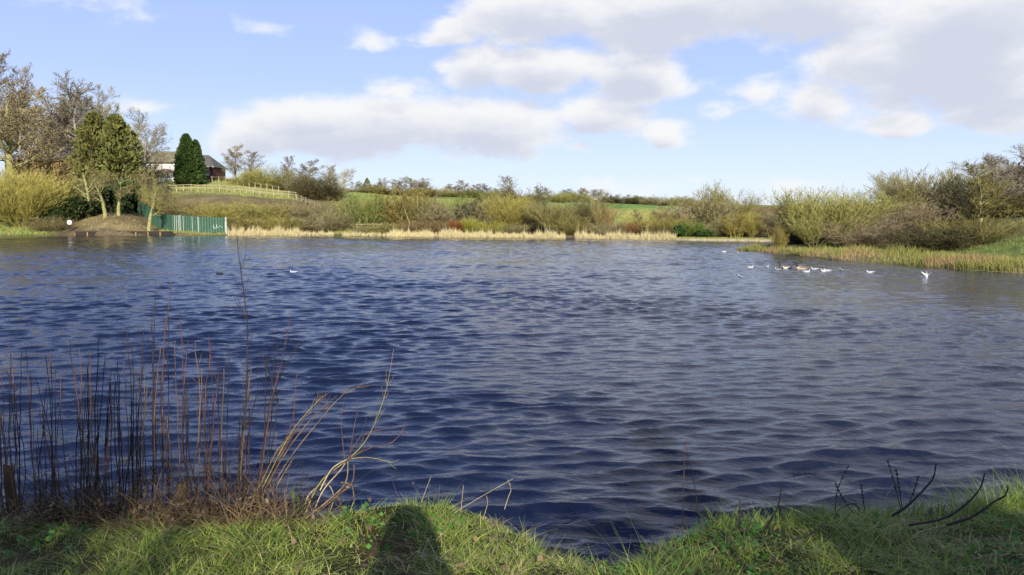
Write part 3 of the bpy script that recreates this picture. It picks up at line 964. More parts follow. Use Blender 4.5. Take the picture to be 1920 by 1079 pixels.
    ('willow', 860, 112.5, 413, 36, 'scarlet', 'scarlet', 'dogwood', B_, 'scarlet dogwood bush behind the reeds'),
    ('willow', 880, 112.5, 409, 40, 'lime', 'lime', 'dogwood', B_, 'yellow green dogwood bush beside the scarlet one'),
    ('pole', 908, 116, 374, 52, 'mauve', 'pale', 'pole_bush', B_, 'greyish bush with thin pale stems past the dogwoods', GB),
    ('low', 922, 112, 414, 44, 'lime', 'olive', 'scrub_bush', B_, 'low yellow green bush behind the reeds past the dogwoods', GB),
    ('willow', 944, 117, 366, 88, 'yellow', 'yellow', 'willow_bush', B_, 'wide golden willow at the middle of the far shore', 'willow bushes'),
    ('pole', 930, 122, 362, 52, 'olive', 'moss', 'pole_bush', B_, 'upright olive bush behind the wide golden willow', GB),
    ('hawthorn', 974, 126, 344, 72, 'dark', 'dark', 'dome_bush', B_, 'tall dark dome shaped bush standing above the golden willow', GB),
    ('fine0', 962, 160, 330, 50, 'grey', 'grey', 'bare_tree', T_, 'wispy grey tree behind the tall dark dome', GC),
    ('pole', 1003, 117, 378, 34, 'mauve', 'pale', 'pole_bush', B_, 'bush around one tall straight pale stem', GB),
    ('hawthorn', 1014, 116, 384, 46, 'dark', 'dark', 'scrub_bush', B_, 'dark brown bush between the straight pale stem and the forked willow', GB),
    ('fan', 1042, 111, 376, 108, 'olive', 'pale', 'forked_willow', B_, 'spreading willow with pale forked stems by the gap in the reeds', 'willow bushes'),
    ('low', 1072, 107.5, 402, 58, 'olive', 'olive', 'scrub_bush', B_, 'low olive bush filling the gap in the reeds', GB),
    ('thicket', 1112, 112, 366, 66, 'dark', 'dark', 'tall_bush', B_, 'tall grey green bush with a rounded top before the bright field', GB),
    ('hawthorn', 1092, 110, 402, 40, 'dark', 'dark', 'scrub_bush', B_, 'dark bush at the foot of the tall grey green one', GB),
    ('thicket', 1130, 110, 374, 40, 'russet', 'brown', 'tall_bush', B_, 'russet bush on the sunny flank of the tall grey green one', GB),
    ('low', 1146, 106, 414, 64, 'mauve', 'brown', 'scrub_bush', B_, 'low mauve scrub below the grassy mound', GB),
    ('low', 1184, 105, 416, 56, 'russet', 'brown', 'scrub_bush', B_, 'low russet scrub below the lone bush on the mound', GB),
    ('fine1', 1194, 106, 392, 24, 'mauve', 'pale', 'bare_tree', T_, 'thin lone sapling in front of the grassy mound', GB),
    ('thicket', 1206, 104, 418, 48, 'scarlet', 'dark', 'scrub_bush', B_, 'dark red scrub behind the last reeds', GB),
    ('thicket', 1236, 103.5, 394, 76, 'yellow', 'olive', 'scrub_bush', B_, 'golden brown bush at the far end of the grassy mound', GB),
    ('thicket', 1222, 101, 422, 40, 'dark', 'dark', 'scrub_bush', B_, 'dark low bush beside the dark red scrub', GB),
    ('pole', 1260, 105, 384, 54, 'orange', 'pale', 'pole_bush', B_, 'orange upright bush with a pale stem above the end of the reeds', GB),
    ('thicket', 1286, 110, 380, 64, 'brown', 'brown', 'scrub_bush', B_, 'grey brown thicket past the end of the reeds', GB),
    ('pole', 1308, 107, 374, 50, 'mauve', 'pale', 'pole_bush', B_, 'grey bush of parallel pale stems under the round topped tree', GB),
    ('pole', 1331, 106, 376, 48, 'brown', 'pale', 'pole_bush', B_, 'brown bush of parallel pale stems nearer the round topped tree', GB),
    ('pole', 1296, 99.5, 414, 32, 'fresh', 'fresh', 'pole_bush', B_, 'bright green upright bush at the water past the reeds', GB),
    ('holly1', 1278, 100, 424, 34, 'bright', 'dark', 'evergreen_bush', B_, 'small dark evergreen beside the bright green upright bush', GB),
    ('holly0', 1322, 98, 432, 26, 'bright', 'dark', 'evergreen_bush', B_, 'small bright evergreen at the water edge', GB),
    ('hawthorn', 1342, 114, 345, 84, 'olive', 'grey', 'round_tree', T_, 'round topped grey green tree standing highest on the far shore'),
    ('thicket', 1372, 110, 362, 74, 'olive', 'olive', 'scrub_bush', B_, 'olive bush on the shoulder of the round topped tree', GB),
    ('thicket', 1345, 100, 410, 56, 'brown', 'brown', 'scrub_bush', B_, 'brown thicket at the foot of the round topped tree', GB),
    ('pole', 1352, 105, 380, 44, 'mauve', 'moss', 'pole_bush', B_, 'mossy stemmed bush below the round topped tree', GB),
    ('pole', 1379, 97.5, 400, 44, 'yellow', 'yellow', 'willow_bush', B_, 'golden willow below the olive shoulder bush', 'willow bushes'),
    ('willow', 1408, 97, 398, 44, 'yellow', 'olive', 'willow_bush', B_, 'pale golden willow in the middle of the three at the inlet', 'willow bushes'),
    ('thicket', 1405, 106, 378, 56, 'olive', 'olive', 'scrub_bush', B_, 'olive bush behind the golden willows of the inlet', GB),
    ('thicket', 1428, 103, 398, 44, 'dark', 'dark', 'scrub_bush', B_, 'dark bush between the golden willows of the inlet', GB),
    ('pole', 1450, 96, 398, 50, 'orange', 'yellow', 'willow_bush', B_, 'orange willow at the mouth of the inlet', 'willow bushes'),
    ('pole', 1462, 62, 424, 30, 'yellow', 'yellow', 'willow_bush', B_, 'thin golden willow on the tip of the low bank', 'willow bushes'),
    ('thicket', 580, 134, 386, 70, 'olive', 'olive', 'scrub_bush', B_, 'olive thicket between the rust coloured and the grey brown bush', GB),
    ('thicket', 455, 134, 384, 70, 'olive', 'brown', 'scrub_bush', B_, 'olive thicket under the near end of the lower rail fence', GB),
    ('thicket', 672, 124, 376, 60, 'brown', 'olive', 'scrub_bush', B_, 'brown thicket behind the clump of pale upright stems', GB),
    ('thicket', 712, 128, 376, 70, 'olive', 'olive', 'scrub_bush', B_, 'olive thicket rising to the pale grass strip', GB),
    ('thicket', 750, 126, 372, 70, 'olive', 'olive', 'scrub_bush', B_, 'olive thicket behind the golden pole willow', GB),
    ('thicket', 800, 128, 374, 70, 'olive', 'brown', 'scrub_bush', B_, 'tangled thicket behind the straight white stems', GB),
    ('thicket', 850, 130, 378, 70, 'olive', 'brown', 'scrub_bush', B_, 'olive thicket on the slope above the leaning pale trunk', GB),
    ('thicket', 915, 128, 368, 70, 'olive', 'olive', 'scrub_bush', B_, 'olive thicket between the dark green bush and the golden willow', GB),
    ('thicket', 1000, 124, 380, 60, 'mauve', 'brown', 'scrub_bush', B_, 'mauve thicket to the sunny side of the tall dark dome', GB),
    ('thicket', 1070, 118, 388, 60, 'olive', 'olive', 'scrub_bush', B_, 'olive thicket behind the forked willow', GB),
    ('low', 700, 114.5, 416, 60, 'brown', 'brown', 'scrub_bush', B_, 'low brown scrub along the short shore fence', GB),
    ('low', 740, 114.5, 418, 60, 'olive', 'brown', 'scrub_bush', B_, 'low scrub past the end of the short shore fence', GB),
    ('low', 960, 112, 418, 60, 'brown', 'brown', 'scrub_bush', B_, 'low brown scrub at the foot of the wide golden willow', GB),
    ('thicket', 1268, 102, 412, 50, 'olive', 'brown', 'scrub_bush', B_, 'olive thicket right above the end of the reeds', GB),
    ('thicket', 1310, 112, 384, 60, 'olive', 'brown', 'scrub_bush', B_, 'olive thicket behind the parallel pale stems', GB),
    ('thicket', 1390, 101, 416, 50, 'olive', 'olive', 'scrub_bush', B_, 'low olive thicket among the golden willows', GB),
    ('hawthorn', 1238, 150, 397, 22, 'green', 'dark', 'lone_bush', B_, 'small lone green bush on the grassy mound', GB),
    # skyline
    ('pine0', 690, 230, 335, 15, 'olive_conifer', 'brown', 'pine_tree', T_, 'small pointed conifer on the skyline beyond the grass strip', GC),
    ('thicket', 693, 222, 345, 40, 'olive', 'olive', 'hilltop_bush', B_, 'olive bush around the small pointed conifer', GC),
    ('ash1', 718, 235, 333, 28, 'pink', 'brown', 'bare_tree', T_, 'reddish crowned tree next to the small pointed conifer', GC),
    ('fine1', 741, 235, 336, 26, 'yellow', 'pale', 'bare_tree', T_, 'yellowish tree with bare stems on the skyline', GC),
    ('ash2', 768, 238, 330, 38, 'pale', 'grey', 'bare_tree', T_, 'pale grey tree next to the yellowish tree', GC),
    ('ash0', 790, 238, 334, 34, 'pale', 'grey', 'bare_tree', T_, 'second pale grey tree past the yellowish tree', GC),
    ('thicket', 828, 252, 352, 40, 'pale', 'olive', 'hilltop_bush', B_, 'pale thin bush where the skyline trees thin out', GC),
    ('fine1', 851, 258, 345, 26, 'pale', 'grey', 'bare_tree', T_, 'pale small tree above the green field strip', GC),
    ('fine2', 875, 260, 337, 24, 'pink', 'brown', 'bare_tree', T_, 'reddish small tree, the tallest above the green field strip', GC),
    ('fine0', 897, 262, 344, 24, 'pink', 'grey', 'bare_tree', T_, 'reddish tree past the tallest above the green field strip', GC),
    ('fine1', 917, 264, 347, 24, 'pink', 'grey', 'bare_tree', T_, 'last reddish small tree before the tall dark dome', GC),
    ('thicket', 1003, 250, 362, 46, 'olive', 'olive', 'hilltop_bush', B_, 'olive hedge bush past the tall dark dome', GC),
    ('ash1', 1018, 270, 349, 26, 'mauve', 'brown', 'bare_tree', T_, 'dark twigged tree past the olive hedge bush', GC),
    ('thicket', 1046, 250, 361, 38, 'olive', 'olive', 'hilltop_bush', B_, 'round olive bush on the edge of the bright field', GC),
    ('fine2', 1058, 280, 355, 22, 'mauve', 'grey', 'bare_tree', T_, 'small grey tree behind the round olive bush', GC),
    ('fine0', 1073, 282, 354, 18, 'olive', 'grey', 'bare_tree', T_, 'olive small tree, second past the round olive bush', GC),
    ('fine1', 1086, 284, 352, 17, 'red', 'dark', 'bare_tree', T_, 'dark red small tree in the row over the bright field', GC),
    ('fine2', 1100, 286, 352, 20, 'pale', 'grey', 'bare_tree', T_, 'pale small tree past the dark red one', GC),
    ('ash0', 1121, 290, 355, 26, 'pale', 'grey', 'bare_tree', T_, 'pale round tree ending the row over the bright field', GC),
    ('hawthorn', 1075, 270, 360, 72, 'olive', 'olive', 'field_hedge', 'hedge', 'olive hedge under the row of trees over the bright field', GH),
    ('hawthorn', 1160, 300, 368, 76, 'dark', 'dark', 'field_hedge', 'hedge', 'dark hedge along the top of the bright field', GH),
    ('hawthorn', 1200, 300, 369, 56, 'dark', 'dark', 'field_hedge', 'hedge', 'dark hedge at the far corner of the bright field', GH),
    ('hawthorn', 1238, 290, 367, 66, 'mauve', 'brown', 'field_hedge', 'hedge', 'reddish hedge behind the grassy mound', GH),
    ('hawthorn', 1285, 280, 368, 66, 'olive', 'brown', 'field_hedge', 'hedge', 'olive hedge running up to the round topped tree', GH),
    ('hawthorn', 850, 252, 356, 96, 'olive', 'olive', 'field_hedge', 'hedge', 'olive hedge along the top of the green field strip', GH),
    ('hawthorn', 920, 250, 357, 66, 'green', 'olive', 'field_hedge', 'hedge', 'greenish hedge leading up to the tall dark dome', GH),
    ('hawthorn', 660, 218, 352, 76, 'brown', 'brown', 'field_hedge', 'hedge', 'brown hedge above the grass strip past the pale spreading tree', GH),
    ('hawthorn', 760, 228, 353, 106, 'brown', 'brown', 'field_hedge', 'hedge', 'brown hedge under the yellowish tree', GH),
    ('thicket', 800, 232, 352, 70, 'olive', 'olive', 'field_hedge', 'hedge', 'ragged olive hedge below the pale grey pair of skyline trees', GH),
    ('thicket', 715, 222, 350, 60, 'olive', 'brown', 'field_hedge', 'hedge', 'ragged hedge between the small pointed conifer and the yellowish tree', GH),
    ('thicket', 885, 254, 357, 60, 'green', 'olive', 'field_hedge', 'hedge', 'ragged greenish hedge under the tallest reddish skyline tree', GH),
    ('thicket', 1330, 270, 373, 60, 'mauve', 'brown', 'field_hedge', 'hedge', 'ragged reddish hedge touching the round topped tree', GH),
    ('ash0', 668, 226, 340, 24, 'mauve', 'brown', 'bare_tree', T_, 'small dark twigged tree between the pale spreading tree and the pointed conifer', GC),
    ('fine2', 704, 233, 342, 20, 'mauve', 'brown', 'bare_tree', T_, 'slim tree close beside the small pointed conifer', GC),
    ('fine0', 755, 240, 338, 22, 'pink', 'grey', 'bare_tree', T_, 'slim reddish tree between the yellowish tree and the pale grey pair', GC),
    ('ash1', 805, 245, 342, 26, 'pale', 'grey', 'bare_tree', T_, 'low pale tree just past the pale grey pair', GC),
    ('fine2', 838, 255, 350, 20, 'olive', 'grey', 'bare_tree', T_, 'small olive tree where the skyline is lowest', GC),
    ('fine1', 863, 259, 347, 20, 'mauve', 'grey', 'bare_tree', T_, 'thin tree right before the tallest reddish one', GC),
    ('fine0', 886, 261, 346, 20, 'mauve', 'grey', 'bare_tree', T_, 'thin tree right after the tallest reddish one', GC),
    ('ash2', 935, 262, 352, 24, 'pale', 'grey', 'bare_tree', T_, 'pale low tree touching the wispy one by the tall dark dome', GC),
    ('fine2', 1030, 274, 352, 20, 'pale', 'grey', 'bare_tree', T_, 'pale thin tree next to the dark twigged one', GC),
    ('fine0', 1110, 288, 355, 18, 'mauve', 'grey', 'bare_tree', T_, 'thin mauve tree before the pale round end tree', GC),
    ('fine0', 1140, 300, 362, 18, 'pale', 'grey', 'bare_tree', T_, 'pale thin tree at the start of the dark hedge', GC),
    ('fine1', 1155, 300, 364, 18, 'pale', 'grey', 'bare_tree', T_, 'pale thin tree, second along the dark hedge', GC),
    ('fine2', 1170, 300, 365, 18, 'pale', 'grey', 'bare_tree', T_, 'pale thin tree over the middle of the dark hedge', GC),
    ('fine0', 1186, 300, 366, 18, 'pale', 'grey', 'bare_tree', T_, 'pale thin tree past the middle of the dark hedge', GC),
    ('fine1', 1202, 300, 368, 18, 'pale', 'grey', 'bare_tree', T_, 'last pale thin tree where the dark hedge ends', GC),
    ('fine0', 1522, 130, 382, 16, 'mauve', 'brown', 'bare_tree', T_, 'thin tree peeping over the willow scrub', GC),
    # the low marshy bank and its hill
    ('thicket', 1496, 70, 380, 84, 'dark', 'dark', 'scrub_willow', B_, 'dark willow scrub at the inlet end of the low bank', GD),
    ('willow', 1550, 65, 354, 130, 'olive', 'moss', 'scrub_willow', B_, 'tall olive willow scrub with fallen limbs at its foot', GD),
    ('fan', 1528, 62, 398, 90, 'olive', 'moss', 'scrub_willow', B_, 'willow scrub with crooked bare limbs sprawling on the marsh', GD),
    ('willow', 1632, 70, 362, 130, 'olive', 'olive', 'scrub_willow', B_, 'rounded olive willow scrub behind the orange twigs', GD),
    ('thicket', 1612, 60, 405, 120, 'orange', 'moss', 'scrub_willow', B_, 'low orange brown willow scrub behind the rushes', GD),
    ('hawthorn', 1585, 68, 385, 80, 'olive', 'dark', 'scrub_willow', B_, 'dense scrub between the two olive willows', GD),
    ('oak0', 1672, 88, 328, 80, 'pale', 'grey', 'bare_tree', T_, 'pale wide tree on the skyline over the rounded willow scrub'),
    ('thicket', 1692, 76, 352, 86, 'mauve', 'brown', 'hill_bush', B_, 'mauve bush below the pale wide tree', 'bushes on the marsh hill'),
    ('willow', 1738, 70, 318, 120, 'brown', 'brown', 'hill_bush', B_, 'tall brown bush peaking over the shaded slope', 'bushes on the marsh hill'),
    ('thicket', 1722, 64, 372, 110, 'orange', 'brown', 'hill_bush', B_, 'orange brown bush hanging over the shaded slope', 'bushes on the marsh hill'),
    ('hawthorn', 1776, 68, 345, 90, 'mauve', 'brown', 'hill_bush', B_, 'dark mauve bush between the brown peak and the grey trees', 'bushes on the marsh hill'),
    ('hawthorn', 1745, 53, 420, 125, 'dark', 'dark', 'hill_bush', B_, 'low dark hawthorn in the shade of the slope', 'bushes on the marsh hill'),
    ('hawthorn', 1690, 62, 436, 70, 'dark', 'dark', 'hill_bush', B_, 'dark bramble mound beside the sunlit strip of grass', 'bushes on the marsh hill'),
    ('fine1', 1842, 53, 302, 105, 'olive', 'moss', 'hill_tree', T_, 'mossy trunked tree with low sweeping twigs on the grassy hill', 'trees on the marsh hill'),
    ('fan', 1822, 52.5, 404, 120, 'olive', 'moss', 'hill_bush', B_, 'arching olive twigs sweeping down around the mossy trunk', 'bushes on the marsh hill'),
    ('oak1', 1864, 62, 296, 110, 'grey', 'dark', 'hill_tree', T_, 'dark trunked grey tree behind the mossy one', 'trees on the marsh hill'),
    ('ash0', 1902, 64, 282, 110, 'grey', 'dark', 'hill_tree', T_, 'tallest grey tree of the hill at the frame edge', 'trees on the marsh hill'),
    ('oak0', 1950, 66, 272, 130, 'grey', 'dark', 'hill_tree', T_, 'grey tree half cut by the frame edge', 'trees on the marsh hill'),
    ('thicket', 1895, 62, 366, 110, 'dark', 'dark', 'hill_bush', B_, 'dark bush under the tallest grey tree', 'bushes on the marsh hill'),
    ('hawthorn', 1858, 66, 360, 80, 'brown', 'dark', 'hill_bush', B_, 'brown bush behind the dark trunk', 'bushes on the marsh hill'),
    ('hawthorn', 1800, 57, 408, 90, 'dark', 'dark', 'hill_bush', B_, 'dark hawthorn between the shaded slope and the mossy trunk', 'bushes on the marsh hill'),
    ('thicket', 1660, 72, 372, 80, 'olive', 'brown', 'hill_bush', B_, 'olive bush joining the rounded willow scrub to the mauve bush', 'bushes on the marsh hill'),
    ('thicket', 1812, 66, 330, 90, 'mauve', 'brown', 'hill_bush', B_, 'mauve bush close behind the mossy trunked tree', 'bushes on the marsh hill'),
    ('thicket', 1898, 67, 300, 120, 'grey', 'grey', 'hill_bush', B_, 'tall grey thicket filling the space under the tallest grey tree', 'bushes on the marsh hill'),
    ('thicket', 1850, 68, 316, 90, 'grey', 'grey', 'hill_bush', B_, 'grey thicket behind the mossy trunk and the dark trunk', 'bushes on the marsh hill'),
    ('fine2', 1882, 62, 288, 80, 'grey', 'grey', 'hill_tree', T_, 'fine twigged grey tree between the dark trunk and the tallest tree', 'trees on the marsh hill'),
    ('hawthorn', 1950, 60, 380, 90, 'olive', 'dark', 'hill_bush', B_, 'olive bush cut by the frame edge', 'bushes on the marsh hill'),
]
for row in PLANTS:
    plant(*row)


# ------------------------------------------------------------------ reeds, rushes, rough grass: nobody could count them
def blades(name, P, h, w, lean, rg, mat, label, bend=.3, segs=2, kind='stuff', extra=None):
    """thin tapering blades rooted at P; h, w arrays"""
    n = len(P)
    th = rg.uniform(0, 6.2832, n)
    a = np.stack([np.cos(th), np.sin(th), np.zeros(n)], -1)
    ld = rg.normal(0, 1, (n, 3)); ld[:, 2] = 0
    ld = ld * lean * h[:, None]
    if extra is not None: ld = ld + extra
    Vs = []
    for i in range(segs + 1):
        t = i / segs
        c = P + np.stack([np.zeros(n), np.zeros(n), h * (t - bend * .5 * t * t)], -1) + ld * (t * (1 - bend) + bend * 2 * t * t)
        ww = (w * (1 - .92 * t ** 1.5))[:, None]
        Vs += [c - a * ww, c + a * ww]
    V = np.stack(Vs, 1).reshape(-1, 3)
    m = 2 * (segs + 1)
    b = (np.arange(n) * m)[:, None]
    f = np.concatenate([b + np.array([[2 * i, 2 * i + 1, 2 * i + 3, 2 * i + 2]]) for i in range(segs)])
    me = mesh_np(name, V, [f], False, np.repeat(np.clip(rg.rand(n), 0, 1), m))
    o = link(name, me, None, mat)
    tag(o, label, None, None, kind)
    return o


REED = plant_mat('dry_reed', (.66, .55, .32), (.46, .37, .19), .7, .15, .05)
RUSH = plant_mat('rush', (.34, .31, .085), (.15, .18, .045), .7, .15, .05)
RUSHB = plant_mat('rush_dry', (.40, .30, .13), (.25, .19, .08), .7, .15, .05)
HAY = plant_mat('hill_grass', (.36, .33, .12), (.20, .26, .06), .8, .1, .05)


def shore_points(pxs, dY0, dY1, rg):
    """points at the far waterline, pushed dY beyond it"""
    az = np.array([azel(p, 440)[0] for p in (0, 1920)])
    a = np.arctan((np.asarray(pxs) - CX) / F / 1.0046)
    r0 = np.interp(a, _FA, _FR[:, 1])
    r = r0 + rg.uniform(dY0, dY1, len(a))
    x, y = np.sin(a) * r, np.cos(a) * r
    return np.stack([x, y, ground_z(x, y)], -1)


def build_reeds():
    rg = np.random.RandomState(3)
    px = []
    for a, b, n in ((426, 560, 3600), (540, 625, 900), (640, 735, 700), (726, 812, 3000), (812, 824, 60), (824, 1060, 8200), (1078, 1268, 6400)):
        px.append(rg.uniform(a, b, n))
    px = np.concatenate(px)
    P = shore_points(px, -.4, 2.6, rg)
    P[:, 2] = np.maximum(P[:, 2], -.05) - .05
    n = len(px)
    clump = vnoise(px * .11, px * 0 + 3)
    clump = .6 * clump + .7 * vnoise(px * .55, px * 0 + 9)
    h = (.38 + 1.25 * clump * rg.rand(n)) * rg.uniform(.5, 1.15, n) * np.where(px < 560, 1.35, np.where(px < 726, .75, .95))
    h = np.where(rg.rand(n) < .04, h * rg.uniform(1.2, 2.2, n), h)
    blades('reed_bed', P, h, np.full(n, .020), .12, rg, REED, 'pale dry reeds standing in a strip along the far shore')
    # short grass fringe at the inlet
    px = rg.uniform(1262, 1450, 2600)
    P = shore_points(px, 0, 2.5, rg)
    n = len(px)
    blades('shore_grass', P, rg.uniform(.15, .5, n), np.full(n, .03), .2, rg, HAY, 'short dry grass fringe along the shore of the inlet')
    # rushes on the low bank
    k = 30000
    a = np.interp(rg.rand(k) ** .8, [0, 1], [_NA[1], _NA[-1] - .15])
    a = rg.uniform(_NA[1] + .003, _NA[-2], k)
    r0 = np.interp(a, _NA, _NR[:, 1]); wd = np.interp(a, _NA, [0, .6, .8, 2.5, 5, 7, 8, 8, 7, 5.5, 5, 4, 4])
    r = r0 + rg.rand(k) ** 1.3 * wd + .1
    x, y = np.sin(a) * r, np.cos(a) * r
    tus = fbm(x * .42, y * .42, 3)
    keep = tus + .32 > rg.rand(k) * .75
    x, y, tus = x[keep], y[keep], tus[keep]
    z = ground_z(x, y)
    n = len(x)
    h = np.clip((.42 + 1.1 * np.maximum(tus + .12, 0)) * rg.uniform(.5, 1.15, n), .12, 1.3)
    dry = fbm(x * .3 + 40, y * .3, 3) > .03
    P = np.stack([x, y, z - .03], -1)
    blades('rushes', P[~dry], h[~dry], np.full((~dry).sum(), .014), .16, rg, RUSH, 'green rushes growing in tufts on the low marshy bank')
    blades('dry_rushes', P[dry], h[dry] * .95, np.full(dry.sum(), .014), .18, rg, RUSHB, 'brown dry rushes among the green tufts on the low bank')
    # rough grass on the slopes
    X, Yy = [], []
    for p0, p1, d0, d1, n in ((310, 570, 155, 186, 9000), (660, 960, 150, 215, 9000), (1120, 1270, 128, 172, 6000), (150, 330, 113.6, 124, 260),
                              (-60, 90, 111, 120, 3000), (300, 430, 113.2, 116, 1400), (620, 760, 113, 122, 2600)):
        p = rg.uniform(p0, p1, n); d = rg.uniform(d0, d1, n)
        X.append((p - CX) / F / 1.0046 * d); Yy.append(d)
    for n, p0, p1, d0, d1 in ((4500, 1600, 2100, 44, 64),):
        p = rg.uniform(p0, p1, n); d = rg.uniform(d0, d1, n)
        X.append((p - CX) / F / 1.0046 * d); Yy.append(d)
    x, y = np.concatenate(X), np.concatenate(Yy)
    z = ground_z(x, y); ok = z > .1
    x, y, z = x[ok], y[ok], z[ok]
    n = len(x)
    near = y < 66
    h = rg.uniform(.15, .55, n) * np.where(near, .5, 1)
    blades('rough_grass', np.stack([x, y, z - .02], -1), h, np.where(near, .013, .045), .3, rg, HAY, 'rough yellow green grass on the slopes round the lake')


build_reeds()

# ------------------------------------------------------------------ buildings on the hill
M_PLANK = simple('weathered_planks', (.30, .20, .10), (.16, .105, .055), 3, .85, .2, .1, (1, 1, .2))
M_SLATE = simple('slate_roof', (.125, .115, .10), (.075, .07, .06), 2.2, .8, .2)
M_MOSSROOF = simple('mossy_slate_roof', (.19, .175, .10), (.12, .10, .07), 1.3, .85, .2)
M_WHITE = simple('white_render', (.62, .60, .55), (.50, .48, .43), 1.2, .8)
M_BRICK = simple('brick', (.15, .07, .055), (.09, .045, .04), 5, .85, .2)
M_FRAME = simple('white_window_frame', (.78, .78, .76), (.7, .7, .68), 2, .5)
M_GLASS, _T, _b = base_mat('window_glass')
_b.inputs['Base Color'].default_value = (.03, .035, .04, 1); _b.inputs['Roughness'].default_value = .08
M_BROWNROOF = simple('brown_roof', (.17, .10, .06), (.10, .06, .04), 3, .8)
M_TIMBER = simple('grey_timber', (.40, .34, .22), (.26, .21, .13), 2.5, .85, .2)
M_DARKTIMBER = simple('wet_dark_timber', (.040, .032, .024), (.022, .018, .014), 3, .7, .3)


def window(parent, M, w, h):
    """frame with two panes, standing proud of the wall; M places it (x along the wall, y out of it)"""
    f = MB()
    t = .09
    f.box((-w / 2, -.06, 0), (-w / 2 + t, .03, h), M).box((w / 2 - t, -.06, 0), (w / 2, .03, h), M)
    f.box((-w / 2 + t, -.06, 0), (w / 2 - t, .03, t), M).box((-w / 2 + t, -.06, h - t), (w / 2 - t, .03, h), M)
    f.box((-t / 2, -.055, t), (t / 2, .025, h - t), M)
    fo = f.build('window', M_FRAME, parent)
    for s in (-1, 1):
        g = MB(); a, b = sorted((s * t / 2, s * (w / 2 - t)))
        g.box((a, -.04, t), (b, -.03, h - t), M); g.build('pane', M_GLASS, fo)
    g = MB(); g.box((-w / 2 - .06, -.02, -.10), (w / 2 + .06, .12, -.005), M); g.build('sill', M_FRAME, fo)


def build_hall():
    Y = 152.0
    a, b = W(8, 300, Y), W(222, 300, Y)
    zg = 9.6; L = b.x - a.x
    ze = W(100, 301, Y).z; zr = W(100, 279, Y).z
    D = 9.0
    o = empty('timber_hall', (a.x, Y, zg)); tag(o, 'long low hall with plank walls and a dark hipped slate roof behind bare trees', 'building')
    w = MB(); w.box((0, 0.06, -1.5), (L, D, ze - zg)); w.build('wall', M_DARKTIMBER, o)
    r = MB(); e = .55; h = zr - ze; zz = ze - zg + .003
    V = [(-e, -e, zz), (L + e, -e, zz), (L + e, D + e, zz), (-e, D + e, zz), (3.2, D / 2, zz + h), (L - 3.2, D / 2, zz + h),
         (-e, -e, zz - .14), (L + e, -e, zz - .14), (L + e, D + e, zz - .14), (-e, D + e, zz - .14)]
    r.add(V, [(0, 1, 5, 4), (1, 2, 5), (2, 3, 4, 5), (3, 0, 4), (6, 7, 1, 0), (7, 8, 2, 1), (8, 9, 3, 2), (9, 6, 0, 3), (9, 8, 7, 6)])
    r.build('roof', M_SLATE, o)
    pm = MB(); pm.box((0, 0, 0), (.86, .05, ze - zg + 1.2)); pme = pm.mesh('plank'); rg = random.Random(4)
    n = int(L / .93)
    for i in range(n):
        p = link('plank', pme, o, M_PLANK); p.location = (.03 + i * .93, rg.uniform(-.03, .0), -1.2 - rg.uniform(0, .05))
        if i % 7 == 5:
            p.scale.x = .98
    g = MB(); g.tube([(-e, -e - .06, zz - .05), (L + e, -e - .06, zz - .05)], .06, 6); g.build('gutter', M_DARKTIMBER, o)


